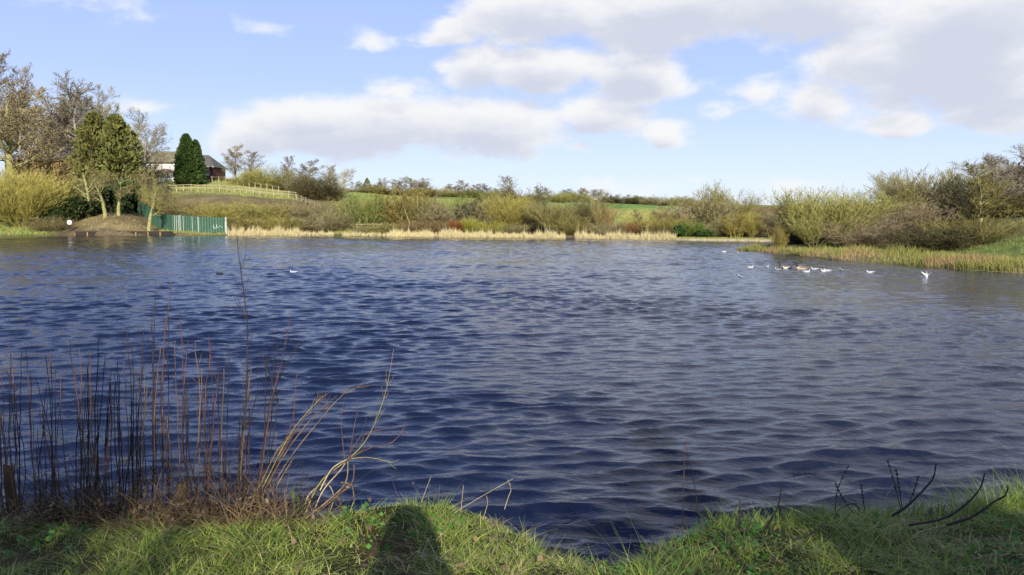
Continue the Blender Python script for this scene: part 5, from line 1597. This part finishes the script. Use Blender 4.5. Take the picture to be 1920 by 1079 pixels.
def build_turf():
    rg = np.random.RandomState(8)
    # blades stand in tufts; tufts on a jittered scatter
    nt = 23000
    tx = rg.uniform(-5.4, 5.4, nt); ty = rg.uniform(2.5, 6.4, nt)
    e = crest_y(tx)
    ok = (ty < e + .16) & (np.abs(tx) < 1.0 + ty * .95)
    tx, ty = tx[ok], ty[ok]
    dens = fbm(tx * 1.3 + 3, ty * 1.3 + 8, 3)
    ok = rg.rand(len(tx)) > sstep(.04, .3, dens) * .55
    tx, ty = tx[ok], ty[ok]
    nt = len(tx)
    tl = np.clip(.058 + .14 * fbm(tx * 1.6 + 30, ty * 1.6, 3) + .10 * fbm(tx * 6, ty * 6, 2), .03, .2) * rg.uniform(.5, 1.5, nt)
    tl = tl * (1 + .25 * sstep(1.2, 2.8, tx) + .12 * sstep(-1.0, -2.2, tx))
    big = rg.rand(nt) < .05
    tl = np.where(big, tl * 1.6, tl)
    k = rg.poisson(12, nt)
    ti = np.repeat(np.arange(nt), k); n = len(ti)
    sp = .022 + .02 * rg.rand(nt)
    x = tx[ti] + rg.normal(0, 1, n) * sp[ti]; y = ty[ti] + rg.normal(0, 1, n) * sp[ti]
    z = bank_z(x, y) - .01
    h = tl[ti] * rg.uniform(.5, 1.25, n)
    lean0 = rg.normal(0, .45, (nt, 3)); lean0[:, 2] = 0
    # tufts over the brink hang outward a little
    lean0[:, 1] += .25 * sstep(-.15, .1, ty - crest_y(tx))
    ex = lean0[ti] * h[:, None]
    straw = rg.rand(n) < (.14 + .34 * sstep(-.02, .2, fbm(tx * .9 + 11, ty * .9, 3)))[ti]
    P = np.stack([x, y, z], -1)
    w = rg.uniform(.0018, .0036, n)
    blades('turf_grass', P[~straw], h[~straw], w[~straw], .45, rg, M_GRASS, 'short green winter turf growing on the near bank', .55, 3, extra=ex[~straw])
    s = straw
    blades('dry_grass', P[s], h[s] * .9, w[s] * .8, .7, rg, M_STRAWG, 'pale dead grass blades mixed through the near turf', .6, 3, extra=ex[s])
    # clover and broad leaves in patches
    n = 6500
    x = rg.uniform(-4.5, 4.5, n); y = rg.uniform(2.6, 5.2, n)
    pt = fbm(x * 1.7 + 70, y * 1.7 + 20, 2)
    ok = (y < crest_y(x) + .02) & (pt + .09 * (x > .4) > .06)
    x, y = x[ok], y[ok]; n = len(x)
    P = np.stack([x, y, bank_z(x, y) + rg.uniform(.02, .06, n)], -1)
    D = rg.normal(0, 1, (n, 3)); D[:, 2] = np.abs(D[:, 2]) * .35
    V, f = leaf_cloud(P, D, .03, rg, .8)
    V[2::4, 2] -= .004
    me = mesh_np('clover', V, [f], False, np.repeat(rg.rand(n), 4))
    tag(link('clover', me, None, M_CLOVER), 'low clover and weed leaves in patches in the near turf', None, None, 'stuff')

    n = 900
    x = rg.uniform(-4, 4, n); y = rg.uniform(2.7, 5.0, n); ok = y < crest_y(x) + .05; x, y = x[ok], y[ok]; n = len(x)
    D = rg.normal(0, 1, (n, 3)); D[:, 2] *= .35
    V, f = leaf_cloud(np.stack([x, y, bank_z(x, y) + rg.uniform(.01, .05, n)], -1), D, .035, rg, .6)
    tag(link('fallen_leaves', mesh_np('fallen_leaves', V, [f], False, np.repeat(rg.rand(n), 4)), None, M_LITTER), 'brown fallen leaves scattered in the near turf', None, None, 'stuff')
    n = 2600
    x = rg.uniform(-4, 4, n); y = rg.uniform(2.7, 5.0, n); ok = (y < crest_y(x) + .05) & (fbm(x * 1.2 + 20, y * 1.2, 3) > -.04); x, y = x[ok], y[ok]; n = len(x)
    blades('lying_straw', np.stack([x, y, bank_z(x, y) + .03], -1), np.full(n, .02), rg.uniform(.0012, .0026, n), .1, rg, M_STRAWG, 'dead straw lying flat on the near turf', .3, 2, extra=rg.normal(0, .07, (n, 3)) * (1, 1, .1))


build_turf()

STEM = {
    'dark': plant_mat('stem_dark', (.040, .028, .022), (.022, .017, .015), .6, 0, .15), 'red': plant_mat('stem_red', (.15, .07, .05), (.055, .032, .025), .6, 0, .15),
    'tan': plant_mat('stem_tan', (.22, .145, .065), (.10, .068, .034), .65, 0, .12), 'olive': plant_mat('stem_olive', (.26, .22, .06), (.18, .15, .045), .6, 0, .1),
    'pale': plant_mat('stem_pale', (.42, .34, .20), (.30, .23, .12), .6, 0, .1),
}


def spline(P, n):
    P = [Vector(p) for p in P]
    if len(P) == 2: return [P[0].lerp(P[1], i / n) for i in range(n + 1)]
    out = []
    for i in range(n + 1):
        s = i / n * (len(P) - 1); k = min(int(s), len(P) - 2); u = s - k
        p0, p1, p2, p3 = P[max(k - 1, 0)], P[k], P[k + 1], P[min(k + 2, len(P) - 1)]
        out.append(.5 * ((2 * p1) + (p2 - p0) * u + (2 * p0 - 5 * p1 + 4 * p2 - p3) * u * u + (3 * p1 - p0 - 3 * p2 + p3) * u ** 3))
    return out


def stem_mesh(pts, r0, r1, rg, twigs=0, beads=0, tw_len=.16, tw_from=.35, tw_ang=32):
    """a woody stem along pts with side twigs and, for seed stalks, beads"""
    n = len(pts) - 1
    segs, fine = [], []
    rr = [r0 + (r1 - r0) * (i / n) ** .8 for i in range(n + 1)]
    if r0 > .0075: rr = [q * rg.uniform(.78, 1.15) for q in rr]
    for i in range(n): segs.append((*pts[i], *pts[i + 1], rr[i], rr[i + 1], rg.random()))
    for k in range(twigs):
        t = tw_from + (1 - tw_from) * rg.random() * .95
        i = min(int(t * n), n - 1)
        d = (pts[i + 1] - pts[i]).normalized()
        side = d.cross(rvec(rg)).normalized(); a = math.radians(tw_ang * rg.uniform(.6, 1.4))
        q = pts[i].copy(); dd = d * math.cos(a) + side * math.sin(a); L = tw_len * rg.uniform(.4, 1.2) * (1.1 - t * .7)
        for j in range(3):
            q2 = q + dd * L / 3
            fine.append((*q, *q2, max(rr[i] * .42 * (1 - j * .3), .0011), max(rr[i] * .42 * (.7 - j * .3), .0009), rg.random()))
            q = q2; dd = (dd + Vector((0, 0, .22)) + rvec(rg) * .12).normalized()
    for k in range(beads):
        t = .35 + .63 * (k + .5) / beads; i = min(int(t * n), n - 1)
        c = pts[i].lerp(pts[i + 1], t * n - i)
        for m in range(3):
            v = rvec(rg) * .0065
            fine.append((*(c - v), *(c + v), .0036, .002, rg.random()))
    return segs_to_mesh('stem', [(segs, 6), (fine, 4)])


def bz(x, y): return float(bank_z(np.array([x]), np.array([y]))[0])


def base_at(px, Y):
    x = W(px, 960, Y).x
    return Vector((x, Y, max(bz(x, Y), -.15) - .06))


# clumps of bare stems on the brink: label, mats, [(top px, top py, base px, mat, twigs, radius)]
CLUMPS = [
    ('clump of thin reddish stems next to the tall wooden stake', 4.95, [(4, 690, 8, 'red', 2), (17, 640, 24, 'red', 3), (40, 655, 20, 'dark', 3), (-18, 680, -6, 'red', 2), (58, 700, 40, 'red', 2), (30, 720, 4, 'tan', 1)]),
    ('clump of reddish stems above the short stump', 5.05, [(48, 655, 70, 'red', 3), (62, 760, 74, 'tan', 1), (96, 660, 100, 'red', 4), (104, 690, 92, 'dark', 3), (80, 770, 60, 'dark', 2), (118, 720, 112, 'red', 2)]),
    ('loose clump of thin red stems past the short stump', 4.85, [(131, 640, 150, 'dark', 4), (140, 690, 146, 'red', 2), (150, 655, 164, 'red', 4), (112, 700, 140, 'red', 2), (162, 720, 150, 'tan', 1), (72, 770, 160, 'red', 1), (186, 810, 120, 'dark', 3)]),
    ('dense clump of black upright stems, darkest of the row', 4.7, [(186, 625, 172, 'dark', 7, .006), (197, 665, 180, 'dark', 5), (204, 700, 190, 'red', 2), (165, 690, 176, 'dark', 4), (215, 720, 196, 'dark', 3), (174, 740, 184, 'tan', 1), (158, 740, 180, 'dark', 3)]),
    ('clump of twiggy dark stems with forked tops', 4.85, [(236, 612, 226, 'dark', 9, .005), (250, 640, 240, 'dark', 7), (262, 700, 246, 'red', 2), (222, 700, 230, 'dark', 5), (272, 700, 236, 'tan', 1), (208, 740, 222, 'dark', 4)]),
    ('tall clump of dark straight stems with a bare black leader', 4.75, [(291, 528, 258, 'dark', 10, .006), (284, 600, 270, 'dark', 8, .005), (268, 620, 252, 'dark', 6), (300, 650, 276, 'red', 3), (276, 720, 262, 'tan', 1), (252, 700, 246, 'dark', 4)]),
    ('tall clump of reddish brown stems left of the thick leader', 4.9, [(324, 505, 308, 'red', 9, .006), (338, 590, 316, 'red', 6), (315, 570, 296, 'dark', 8, .005), (352, 640, 330, 'red', 3), (328, 640, 320, 'tan', 2), (300, 700, 304, 'dark', 4)]),
    ('clump of thin tan stems at the foot of the thick leader', 4.6, [(366, 640, 372, 'tan', 2), (392, 630, 362, 'red', 4, .005), (396, 645, 384, 'red', 3, .005), (380, 690, 352, 'tan', 1), (410, 700, 366, 'red', 2), (346, 720, 358, 'dark', 4), (420, 690, 412, 'tan', 2)]),
    ('single thick bare stem, tallest of all, with spreading side twigs', 4.7, [(444, 440, 430, 'dark', 26, .0085)]),
    ('clump of dark stems behind the tallest stem', 5.0, [(462, 640, 446, 'red', 5), (470, 690, 440, 'tan', 2), (430, 640, 420, 'dark', 6, .005), (484, 720, 452, 'dark', 4), (455, 700, 462, 'red', 2)]),
]
GST = 'clumps of bare stems on the brink of the near bank'
rg_ = random.Random(31)
for (lab, Y, stems) in CLUMPS:
    bx = sum(s[2] for s in stems) / len(stems)
    if len(stems) > 1:
        for k_ in range(6):
            b_ = bx + rg_.gauss(0, 16)
            stems = stems + [(b_ + rg_.gauss(2, 16), rg_.uniform(650, 830), b_, rg_.choice(('dark', 'dark', 'red', 'dark', 'tan')), rg_.randint(2, 5))]
    B0 = base_at(bx, Y)
    o = empty('stem_clump', B0); tag(o, lab, 'plant', GST)
    for s in stems:
        y = Y + rg_.uniform(-.12, .22)
        b = base_at(s[2], y); t = W(s[0], s[1], y + rg_.uniform(-.08, .08))
        m = b.lerp(t, .35) + Vector((rg_.gauss(0, .035), rg_.gauss(0, .04), 0)); m2 = b.lerp(t, .72) + Vector((rg_.gauss(0, .028), rg_.gauss(0, .03), 0))
        pts = [p - B0 + rvec(rg_) * .005 for p in spline([b, m, m2, t], 16)]
        link('stem', stem_mesh(pts, (s[5] if len(s) > 5 else .0045) * 1.35, .0019, rg_, s[4] + 4, 0, .34 if len(s) > 5 and s[5] > .008 else .2), o, STEM[s[3]])
    for i in range(4):                           # leaning and crossing stems
        y = Y + rg_.uniform(-.15, .25); b = base_at(bx + rg_.uniform(-22, 22), y)
        L = rg_.uniform(.55, 1.15); d = Vector((rg_.gauss(0, .38), rg_.gauss(.05, .25), 1)).normalized()
        pts = [p - B0 for p in spline([b, b + d * L * .5 + Vector((rg_.gauss(0, .05), 0, .03)), b + d * L + Vector((d.x * .15, 0, -.06))], 12)]
        link('stem', stem_mesh(pts, rg_.uniform(.0035, .006), .0016, rg_, 5, 0, .16, .3, 38), o, STEM[rg_.choice(('dark', 'dark', 'tan', 'red'))])
    # short broken shoots around the foot
    fs = []
    for i in range(26):
        b = base_at(bx + rg_.uniform(-26, 26), Y + rg_.uniform(-.2, .25)) - B0
        d = Vector((rg_.uniform(-.35, .35), rg_.uniform(-.3, .3), 1)).normalized(); L = rg_.uniform(.15, .8)
        q = b
        for j in range(4):
            q2 = q + d * L / 4; fs.append((*q, *q2, .0035 - j * .0006, .0029 - j * .0006, rg_.random())); q = q2; d = (d + rvec(rg_) * .12).normalized()
    link('broken_shoots', segs_to_mesh('broken_shoots', [(fs, 5)]), o, STEM['dark' if rg_.random() < .6 else 'tan'])['kind'] = 'stuff'

# the seed-headed plant
B0 = base_at(478, 4.6)
o = empty('seed_stalk_plant', B0); tag(o, 'dark branching plant with beaded seed heads past the tallest stem', 'plant')
for k, (P, r, mat, be) in enumerate([
        ([(478, 965), (492, 870), (508, 760), (530, 670), (545, 590)], .005, 'red', 10), ([(480, 965), (494, 850), (497, 760), (500, 690), (512, 668)], .0055, 'dark', 12),
        ([(486, 965), (505, 830), (516, 730), (552, 658), (572, 640)], .004, 'dark', 10), ([(472, 965), (500, 800), (512, 700), (520, 640)], .004, 'dark', 9),
        ([(490, 965), (512, 820), (520, 745), (500, 690), (486, 655)], .0035, 'dark', 8), ([(495, 965), (520, 860), (548, 790), (556, 700)], .0035, 'red', 6)]):
    y = 4.6 + .04 * k
    pts = spline([W(a, b, y) for a, b in P], 16); pts[0] = base_at(P[0][0], y)
    link('stem', stem_mesh([p - B0 for p in pts], r, .0013, rg_, 7, be, .17, .4, 40), o, STEM[mat])

# leaning shoots and the arching shoot with pale looped bases
def lean_plant(name, label, Y, curves, cat='plant'):
    B0 = W(*curves[0][0][0], Y); o = empty(name, B0); tag(o, label, cat)
    for k, (P, r0, r1, mat, tw) in enumerate(curves):
        pts = [p - B0 for p in spline([W(a, b, Y + .05 * math.sin(k * 2.1) + .04 * i) for i, (a, b) in enumerate(P)], 18)]
        link('shoot', stem_mesh(pts, r0, r1, rg_, tw, 0, .2, .45, 26), o, STEM[mat])
    return o


lean_plant('leaning_willow', 'bundle of tan and red shoots leaning out over the water', 4.5, [
    ([(462, 985), (512, 880), (566, 792), (618, 735)], .0075, .0014, 'red', 9), ([(468, 985), (522, 872), (580, 790), (632, 742)], .0065, .0013, 'tan', 7),
    ([(456, 985), (500, 900), (548, 808), (606, 742)], .006, .0013, 'olive', 8), ([(475, 985), (530, 880), (590, 800), (650, 735), (702, 722)], .005, .0011, 'tan', 5),
    ([(450, 985), (490, 905), (520, 845), (545, 820)], .006, .002, 'tan', 2), ([(482, 990), (520, 910), (548, 862)], .005, .002, 'tan', 2)])
lean_plant('arching_willow', 'arching willow shoot with pale looped stems at the turf edge', 4.35, [
    ([(568, 975), (600, 905), (652, 862), (690, 820), (722, 740), (738, 655)], .0062, .0011, 'olive', 9),
    ([(566, 985), (578, 930), (612, 908), (626, 935), (612, 972)], .0048, .003, 'pale', 0),
    ([(570, 975), (620, 935), (648, 905), (652, 868), (646, 862)], .0048, .004, 'tan', 0), ([(585, 968), (606, 920), (640, 880), (650, 862)], .0044, .003, 'pale', 0),
    ([(590, 965), (632, 930), (660, 905), (664, 872)], .004, .0025, 'tan', 0), ([(600, 920), (622, 880), (650, 862)], .004, .003, 'pale', 0),
    ([(650, 862), (690, 858), (735, 868)], .004, .001, 'olive', 3), ([(652, 862), (668, 830), (690, 812), (765, 798)], .0035, .001, 'red', 4),
    ([(650, 862), (700, 838), (735, 830), (762, 800)], .003, .001, 'red', 2), ([(646, 862), (640, 800), (640, 775)], .003, .001, 'red', 2),
    ([(655, 862), (664, 800), (672, 770)], .003, .001, 'red', 1), ([(640, 905), (660, 912), (664, 945)], .005, .003, 'tan', 0), ([(632, 930), (640, 950), (638, 965)], .004, .003, 'tan', 0)])

# the single stalks along the brink
def stalk(name, label, Y, P, r0, r1, mat, tw=0, be=0, group=None, cat='stalk'):
    pts = spline([W(a, b, Y) for a, b in P], 14); B0 = pts[0].copy()
    o = link(name, stem_mesh([p - B0 for p in pts], r0, r1, rg_, tw, be, .07, .4, 40), None, STEM[mat]); o.location = B0
    return tag(o, label, cat, group)


GT = 'dark twigs in the turf'
stalk('bare_twig', 'black twig curving up from the turf at the start of the grassy rise', 3.85, [(1428, 1000), (1446, 975), (1460, 945), (1466, 908)], .0076, .0034, 'dark', 2, 0, GT, 'twig')
stalk('bare_twig', 'black curved twig rising by the beaded stalks', 3.95, [(1672, 968), (1702, 948), (1735, 915), (1750, 896), (1755, 870)], .0078, .0034, 'dark', 3, 0, GT, 'twig')
stalk('bare_twig', 'long black twig lying on the turf with its end bent upward', 3.85, [(1705, 985), (1770, 972), (1812, 945), (1838, 915), (1846, 888)], .0082, .0036, 'dark', 3, 0, GT, 'twig')
stalk('bare_twig', 'black twig with a knobbly tip, last before the tall grass', 3.9, [(1775, 985), (1825, 968), (1862, 942), (1884, 930), (1890, 914)], .0082, .004, 'dark', 3, 0, GT, 'twig')
stalk('bare_twig', 'low thin twig lying in the shaded turf', 3.75, [(1490, 1012), (1520, 1002), (1545, 985)], .006, .003, 'dark', 0, 0, GT, 'twig')
stalk('bare_twig', 'short black twig stuck upright in the turf', 4.1, [(1389, 985), (1387, 960), (1388, 938)], .005, .003, 'dark', 0, 0, GT, 'twig')
GBD = 'beaded seed stalks on the brink'
for lab, P in (('beaded stalk leaning inland, first of the row', [(1566, 965), (1570, 920), (1592, 872)]), ('bent beaded stalk crossing the first one', [(1600, 962), (1580, 935), (1566, 905)]),
               ('short beaded stalk standing alone', [(1622, 965), (1618, 935), (1614, 908)]), ('tallest beaded stalk, leaning over the water', [(1690, 958), (1676, 905), (1664, 862)]),
               ('beaded stalk just beside the tallest one', [(1692, 958), (1686, 915), (1680, 880)]), ('thin beaded stalk behind the curved black twig', [(1702, 950), (1714, 920), (1722, 892)]),
               ('low beaded stalk bending sideways', [(1560, 965), (1595, 945), (1612, 955)])):
    stalk('seed_stalk', lab, 4.25, P, .0028, .0015, 'dark', 3, 6, GBD)
stalk('thin_stalk', 'very thin stalk crossing another in open water before the notch', 4.2, [(1279, 1000), (1282, 900), (1284, 850), (1296, 800)], .003, .001, 'red', 1)
stalk('thin_stalk', 'thin dark stalk leaning against the other before the notch', 4.25, [(1312, 992), (1304, 920), (1294, 870), (1284, 828)], .003, .001, 'dark', 2)
GS = 'dry straws on the turf brink'
for lab, P, Y in (('long straw slanting out over the water from the mound', [(852, 962), (905, 930), (962, 898)], 4.35), ('straight pale straw on top of the mound', [(790, 942), (800, 915), (808, 894)], 4.5),
                  ('short upright straw beside the long slanting one', [(864, 960), (867, 930), (869, 910)], 4.4), ('pale straw on the grassy rise past the curved twig', [(1748, 950), (1770, 938), (1787, 922)], 4.1),
                  ('pale straw behind the tallest beaded stalk', [(1655, 945), (1676, 905), (1698, 868)], 4.3), ('bent straw among the low weeds of the mound', [(946, 955), (954, 930), (958, 918), (952, 900)], 4.2),
                  ('fine straw at the shoulder of the mound', [(905, 975), (914, 945), (912, 930)], 4.3)):
    stalk('dry_straw', lab, Y, P, .0022, .0012, 'pale', 1 if 'bent' in lab else 0, 0, GS, 'straw')

# wooden stakes
def stake(name, label, px0, px1, ptop, pbot, Y, mat, lean=0):
    b = W((px0 + px1) / 2, pbot, Y); t = W((px0 + px1) / 2, ptop, Y); r = (W(px1, pbot, Y).x - W(px0, pbot, Y).x) / 2
    rg = random.Random(int(px0)); m = MB(); k = 11; V, Fs = [], []
    zs = np.linspace(b.z - .8, t.z, 9)
    for i, z in enumerate(zs):
        for j in range(k):
            a = 6.2832 * j / k; q = r * (1 + .16 * math.sin(a * 3 + i * .4) + rg.uniform(-.06, .06)) * (1.0 if i < 8 else .82)
            V.append((math.cos(a) * q + lean * (z - b.z), math.sin(a) * q, z + (rg.uniform(-.012, .012) if i == 8 else 0)))
    for i in range(8):
        for j in range(k): Fs.append((i * k + j, i * k + (j + 1) % k, (i + 1) * k + (j + 1) % k, (i + 1) * k + j))
    V.append((lean * (t.z - b.z), 0, t.z - .015)); c = len(V) - 1
    for j in range(k): Fs.append((8 * k + j, 8 * k + (j + 1) % k, c))
    m.add(V, Fs); o = m.build(name, mat, None, True); o.location = (b.x, Y, 0)
    return tag(o, label, 'stake', 'old wooden stakes on the brink')


M_OLDWOOD = simple('old_stake_wood', (.13, .09, .05), (.045, .032, .02), 7, .9, .6, .1, (1, 1, .25))
stake('wooden_stake', 'tall rotten wooden stake with a split top among the reddish stems', 17, 36, 872, 968, 4.6, M_OLDWOOD, -.05)
stake('wooden_stake', 'thick short wooden stump between the tall stake and the dark stems', 74, 114, 938, 990, 4.5, M_OLDWOOD, .03)
stake('wooden_stake', 'dark rotten stake half buried in dead stalks', 326, 350, 905, 985, 4.65, M_OLDWOOD, .1)


def build_litter():
    """dead stalks and leaves lying round the foot of the stems, and the tangle behind"""
    rg = random.Random(77); segs = []
    for i in range(6500):
        px = rg.choice((rg.gauss(300, 150), rg.gauss(430, 70), rg.uniform(-40, 560)))
        Y = rg.uniform(4.1, 5.2); x = W(px, 960, Y).x; z = max(bz(x, Y), -.02)
        d = Vector((rg.gauss(0, .8), rg.gauss(0, .5), abs(rg.gauss(.45, .6)))).normalized(); L = rg.uniform(.06, .42)
        q = Vector((x, Y, z - .01)); w = rg.uniform(.0010, .0032); tn = rg.random()
        for j in range(3):
            q2 = q + d * L / 3; segs.append((*q, *q2, w * (1 - j * .25), w * (.75 - j * .25), tn)); q = q2; d = (d + Vector((0, 0, -.25)) + rvec(rg) * .25).normalized()
    o = link('dead_stalks', segs_to_mesh('dead_stalks', [(segs, 3)]), None, M_DEAD)
    tag(o, 'tangle of dead brown stalks and straw round the foot of the bare stems', None, None, 'stuff')
    segs = []
    for i in range(5600):
        px = rg.choice((rg.gauss(350, 110), rg.gauss(430, 60), rg.uniform(-40, 560), rg.gauss(190, 50)))
        Y = rg.uniform(4.3, 5.1); x = W(px, 960, Y).x; z = max(bz(x, Y), -.02)
        d = Vector((rg.gauss(0, .55), rg.gauss(0, .4), abs(rg.gauss(.9, .5)))).normalized(); L = rg.uniform(.15, .75)
        q = Vector((x, Y, z - .02)); w = rg.uniform(.0018, .0044); tn = rg.random()
        for j in range(4):
            q2 = q + d * L / 4; segs.append((*q, *q2, w * (1 - j * .2), w * (.8 - j * .2), tn)); q = q2; d = (d + Vector((0, 0, -.30)) + rvec(rg) * .3).normalized()
    o = link('dark_stalks', segs_to_mesh('dark_stalks', [(segs, 3)]), None, M_DARKST)
    tag(o, 'dark matted tangle of old stalks between the bare stems', None, None, 'stuff')
    rn = np.random.RandomState(6); n = 5200
    px = np.where(rn.rand(n) < .6, rn.normal(330, 130, n), rn.uniform(-40, 560, n)); Y = rn.uniform(4.15, 5.1, n)
    x = (px - CX) / F * Y * 1.06; z = np.maximum(bank_z(x, Y), -.02) + rn.uniform(0, .34, n) ** 1.6
    D = rn.normal(0, 1, (n, 3))
    V, f = leaf_cloud(np.stack([x, Y, z], -1), D, .028, rn, .5)
    o = link('dead_leaves', mesh_np('dead_leaves', V, [f], False, np.repeat(rn.rand(n), 4)), None, M_LITTER)
    tag(o, 'brown withered leaves caught among the bare stems', None, None, 'stuff')
    # dark tangle of weeds and tall grass on the brink at the far side of the notch
    n = 2600; x = rn.uniform(1.15, 4.4, n); y = crest_y(x) + rn.normal(-.02, .07, n)
    h = rn.uniform(.07, .2, n) * (1 + .7 * sstep(2.2, 2.9, x))
    blades('brink_grass', np.stack([x, y, bank_z(x, y) - .02], -1), h, rn.uniform(.002, .0036, n), .3, rn, M_GRASS, 'longer grass fringing the brink above the water', .4, 3)


build_litter()
b0 = W(556, 960, 4.4)
m = MB()
for k in range(3):
    z0 = -.1; V = []
    xs = .012 * (k - 1); t_ = W(552 + 6 * k, 905 + 16 * k, 4.4) - b0
    m.add([(xs - .007, .01 * k, z0), (xs + .007, .01 * k, z0), (xs + t_.x + .007, .01 * k, t_.z * .7), (xs + t_.x - .007, .01 * k, t_.z * .7), (xs + t_.x * 1.3 + .03, .01 * k - .03, t_.z)], [(0, 1, 2, 3), (3, 2, 4)])
o = m.build('iris_shoot', LEAF['bright']); o.location = b0; tag(o, 'single fresh green iris shoot at the turf edge by the looped stems', 'plant')

# trees on the path side behind the camera; only their shade reaches the picture
def shade_tree(x, y, h, w, proto, label):
    kind, tm, cm, H, wid = PROTO[proto]
    o = empty('evergreen_bush' if kind == 'leafbush' else 'twiggy_bush', (x, y, gz(x, y)), 1.0); o.scale = (w / wid, w / wid, h / H)
    tag(o, label, 'bush', 'bushes behind the photographer'); link('stems', tm, o, BARK['brown']); link('leaves' if kind == 'leafbush' else 'twigs', cm, o, LEAF['holly'] if kind == 'leafbush' else TWM['brown'])


shade_tree(-1.35, -1.5, 2.9, 1.3, 'thicket0', 'bare twiggy bush behind the photographer, shading the turf by the stems')
shade_tree(-2.35, -1.1, 2.75, 1.3, 'holly0', 'evergreen bush behind the photographer whose shade darkens the stem side corner of the turf')
shade_tree(2.15, -1.9, 2.9, 1.6, 'thicket1', 'bare twiggy bush behind the photographer, shading the turf by the black twigs')
shade_tree(3.15, -1.7, 3.2, 1.7, 'holly1', 'evergreen bush behind the photographer whose shade darkens the tall grass corner')
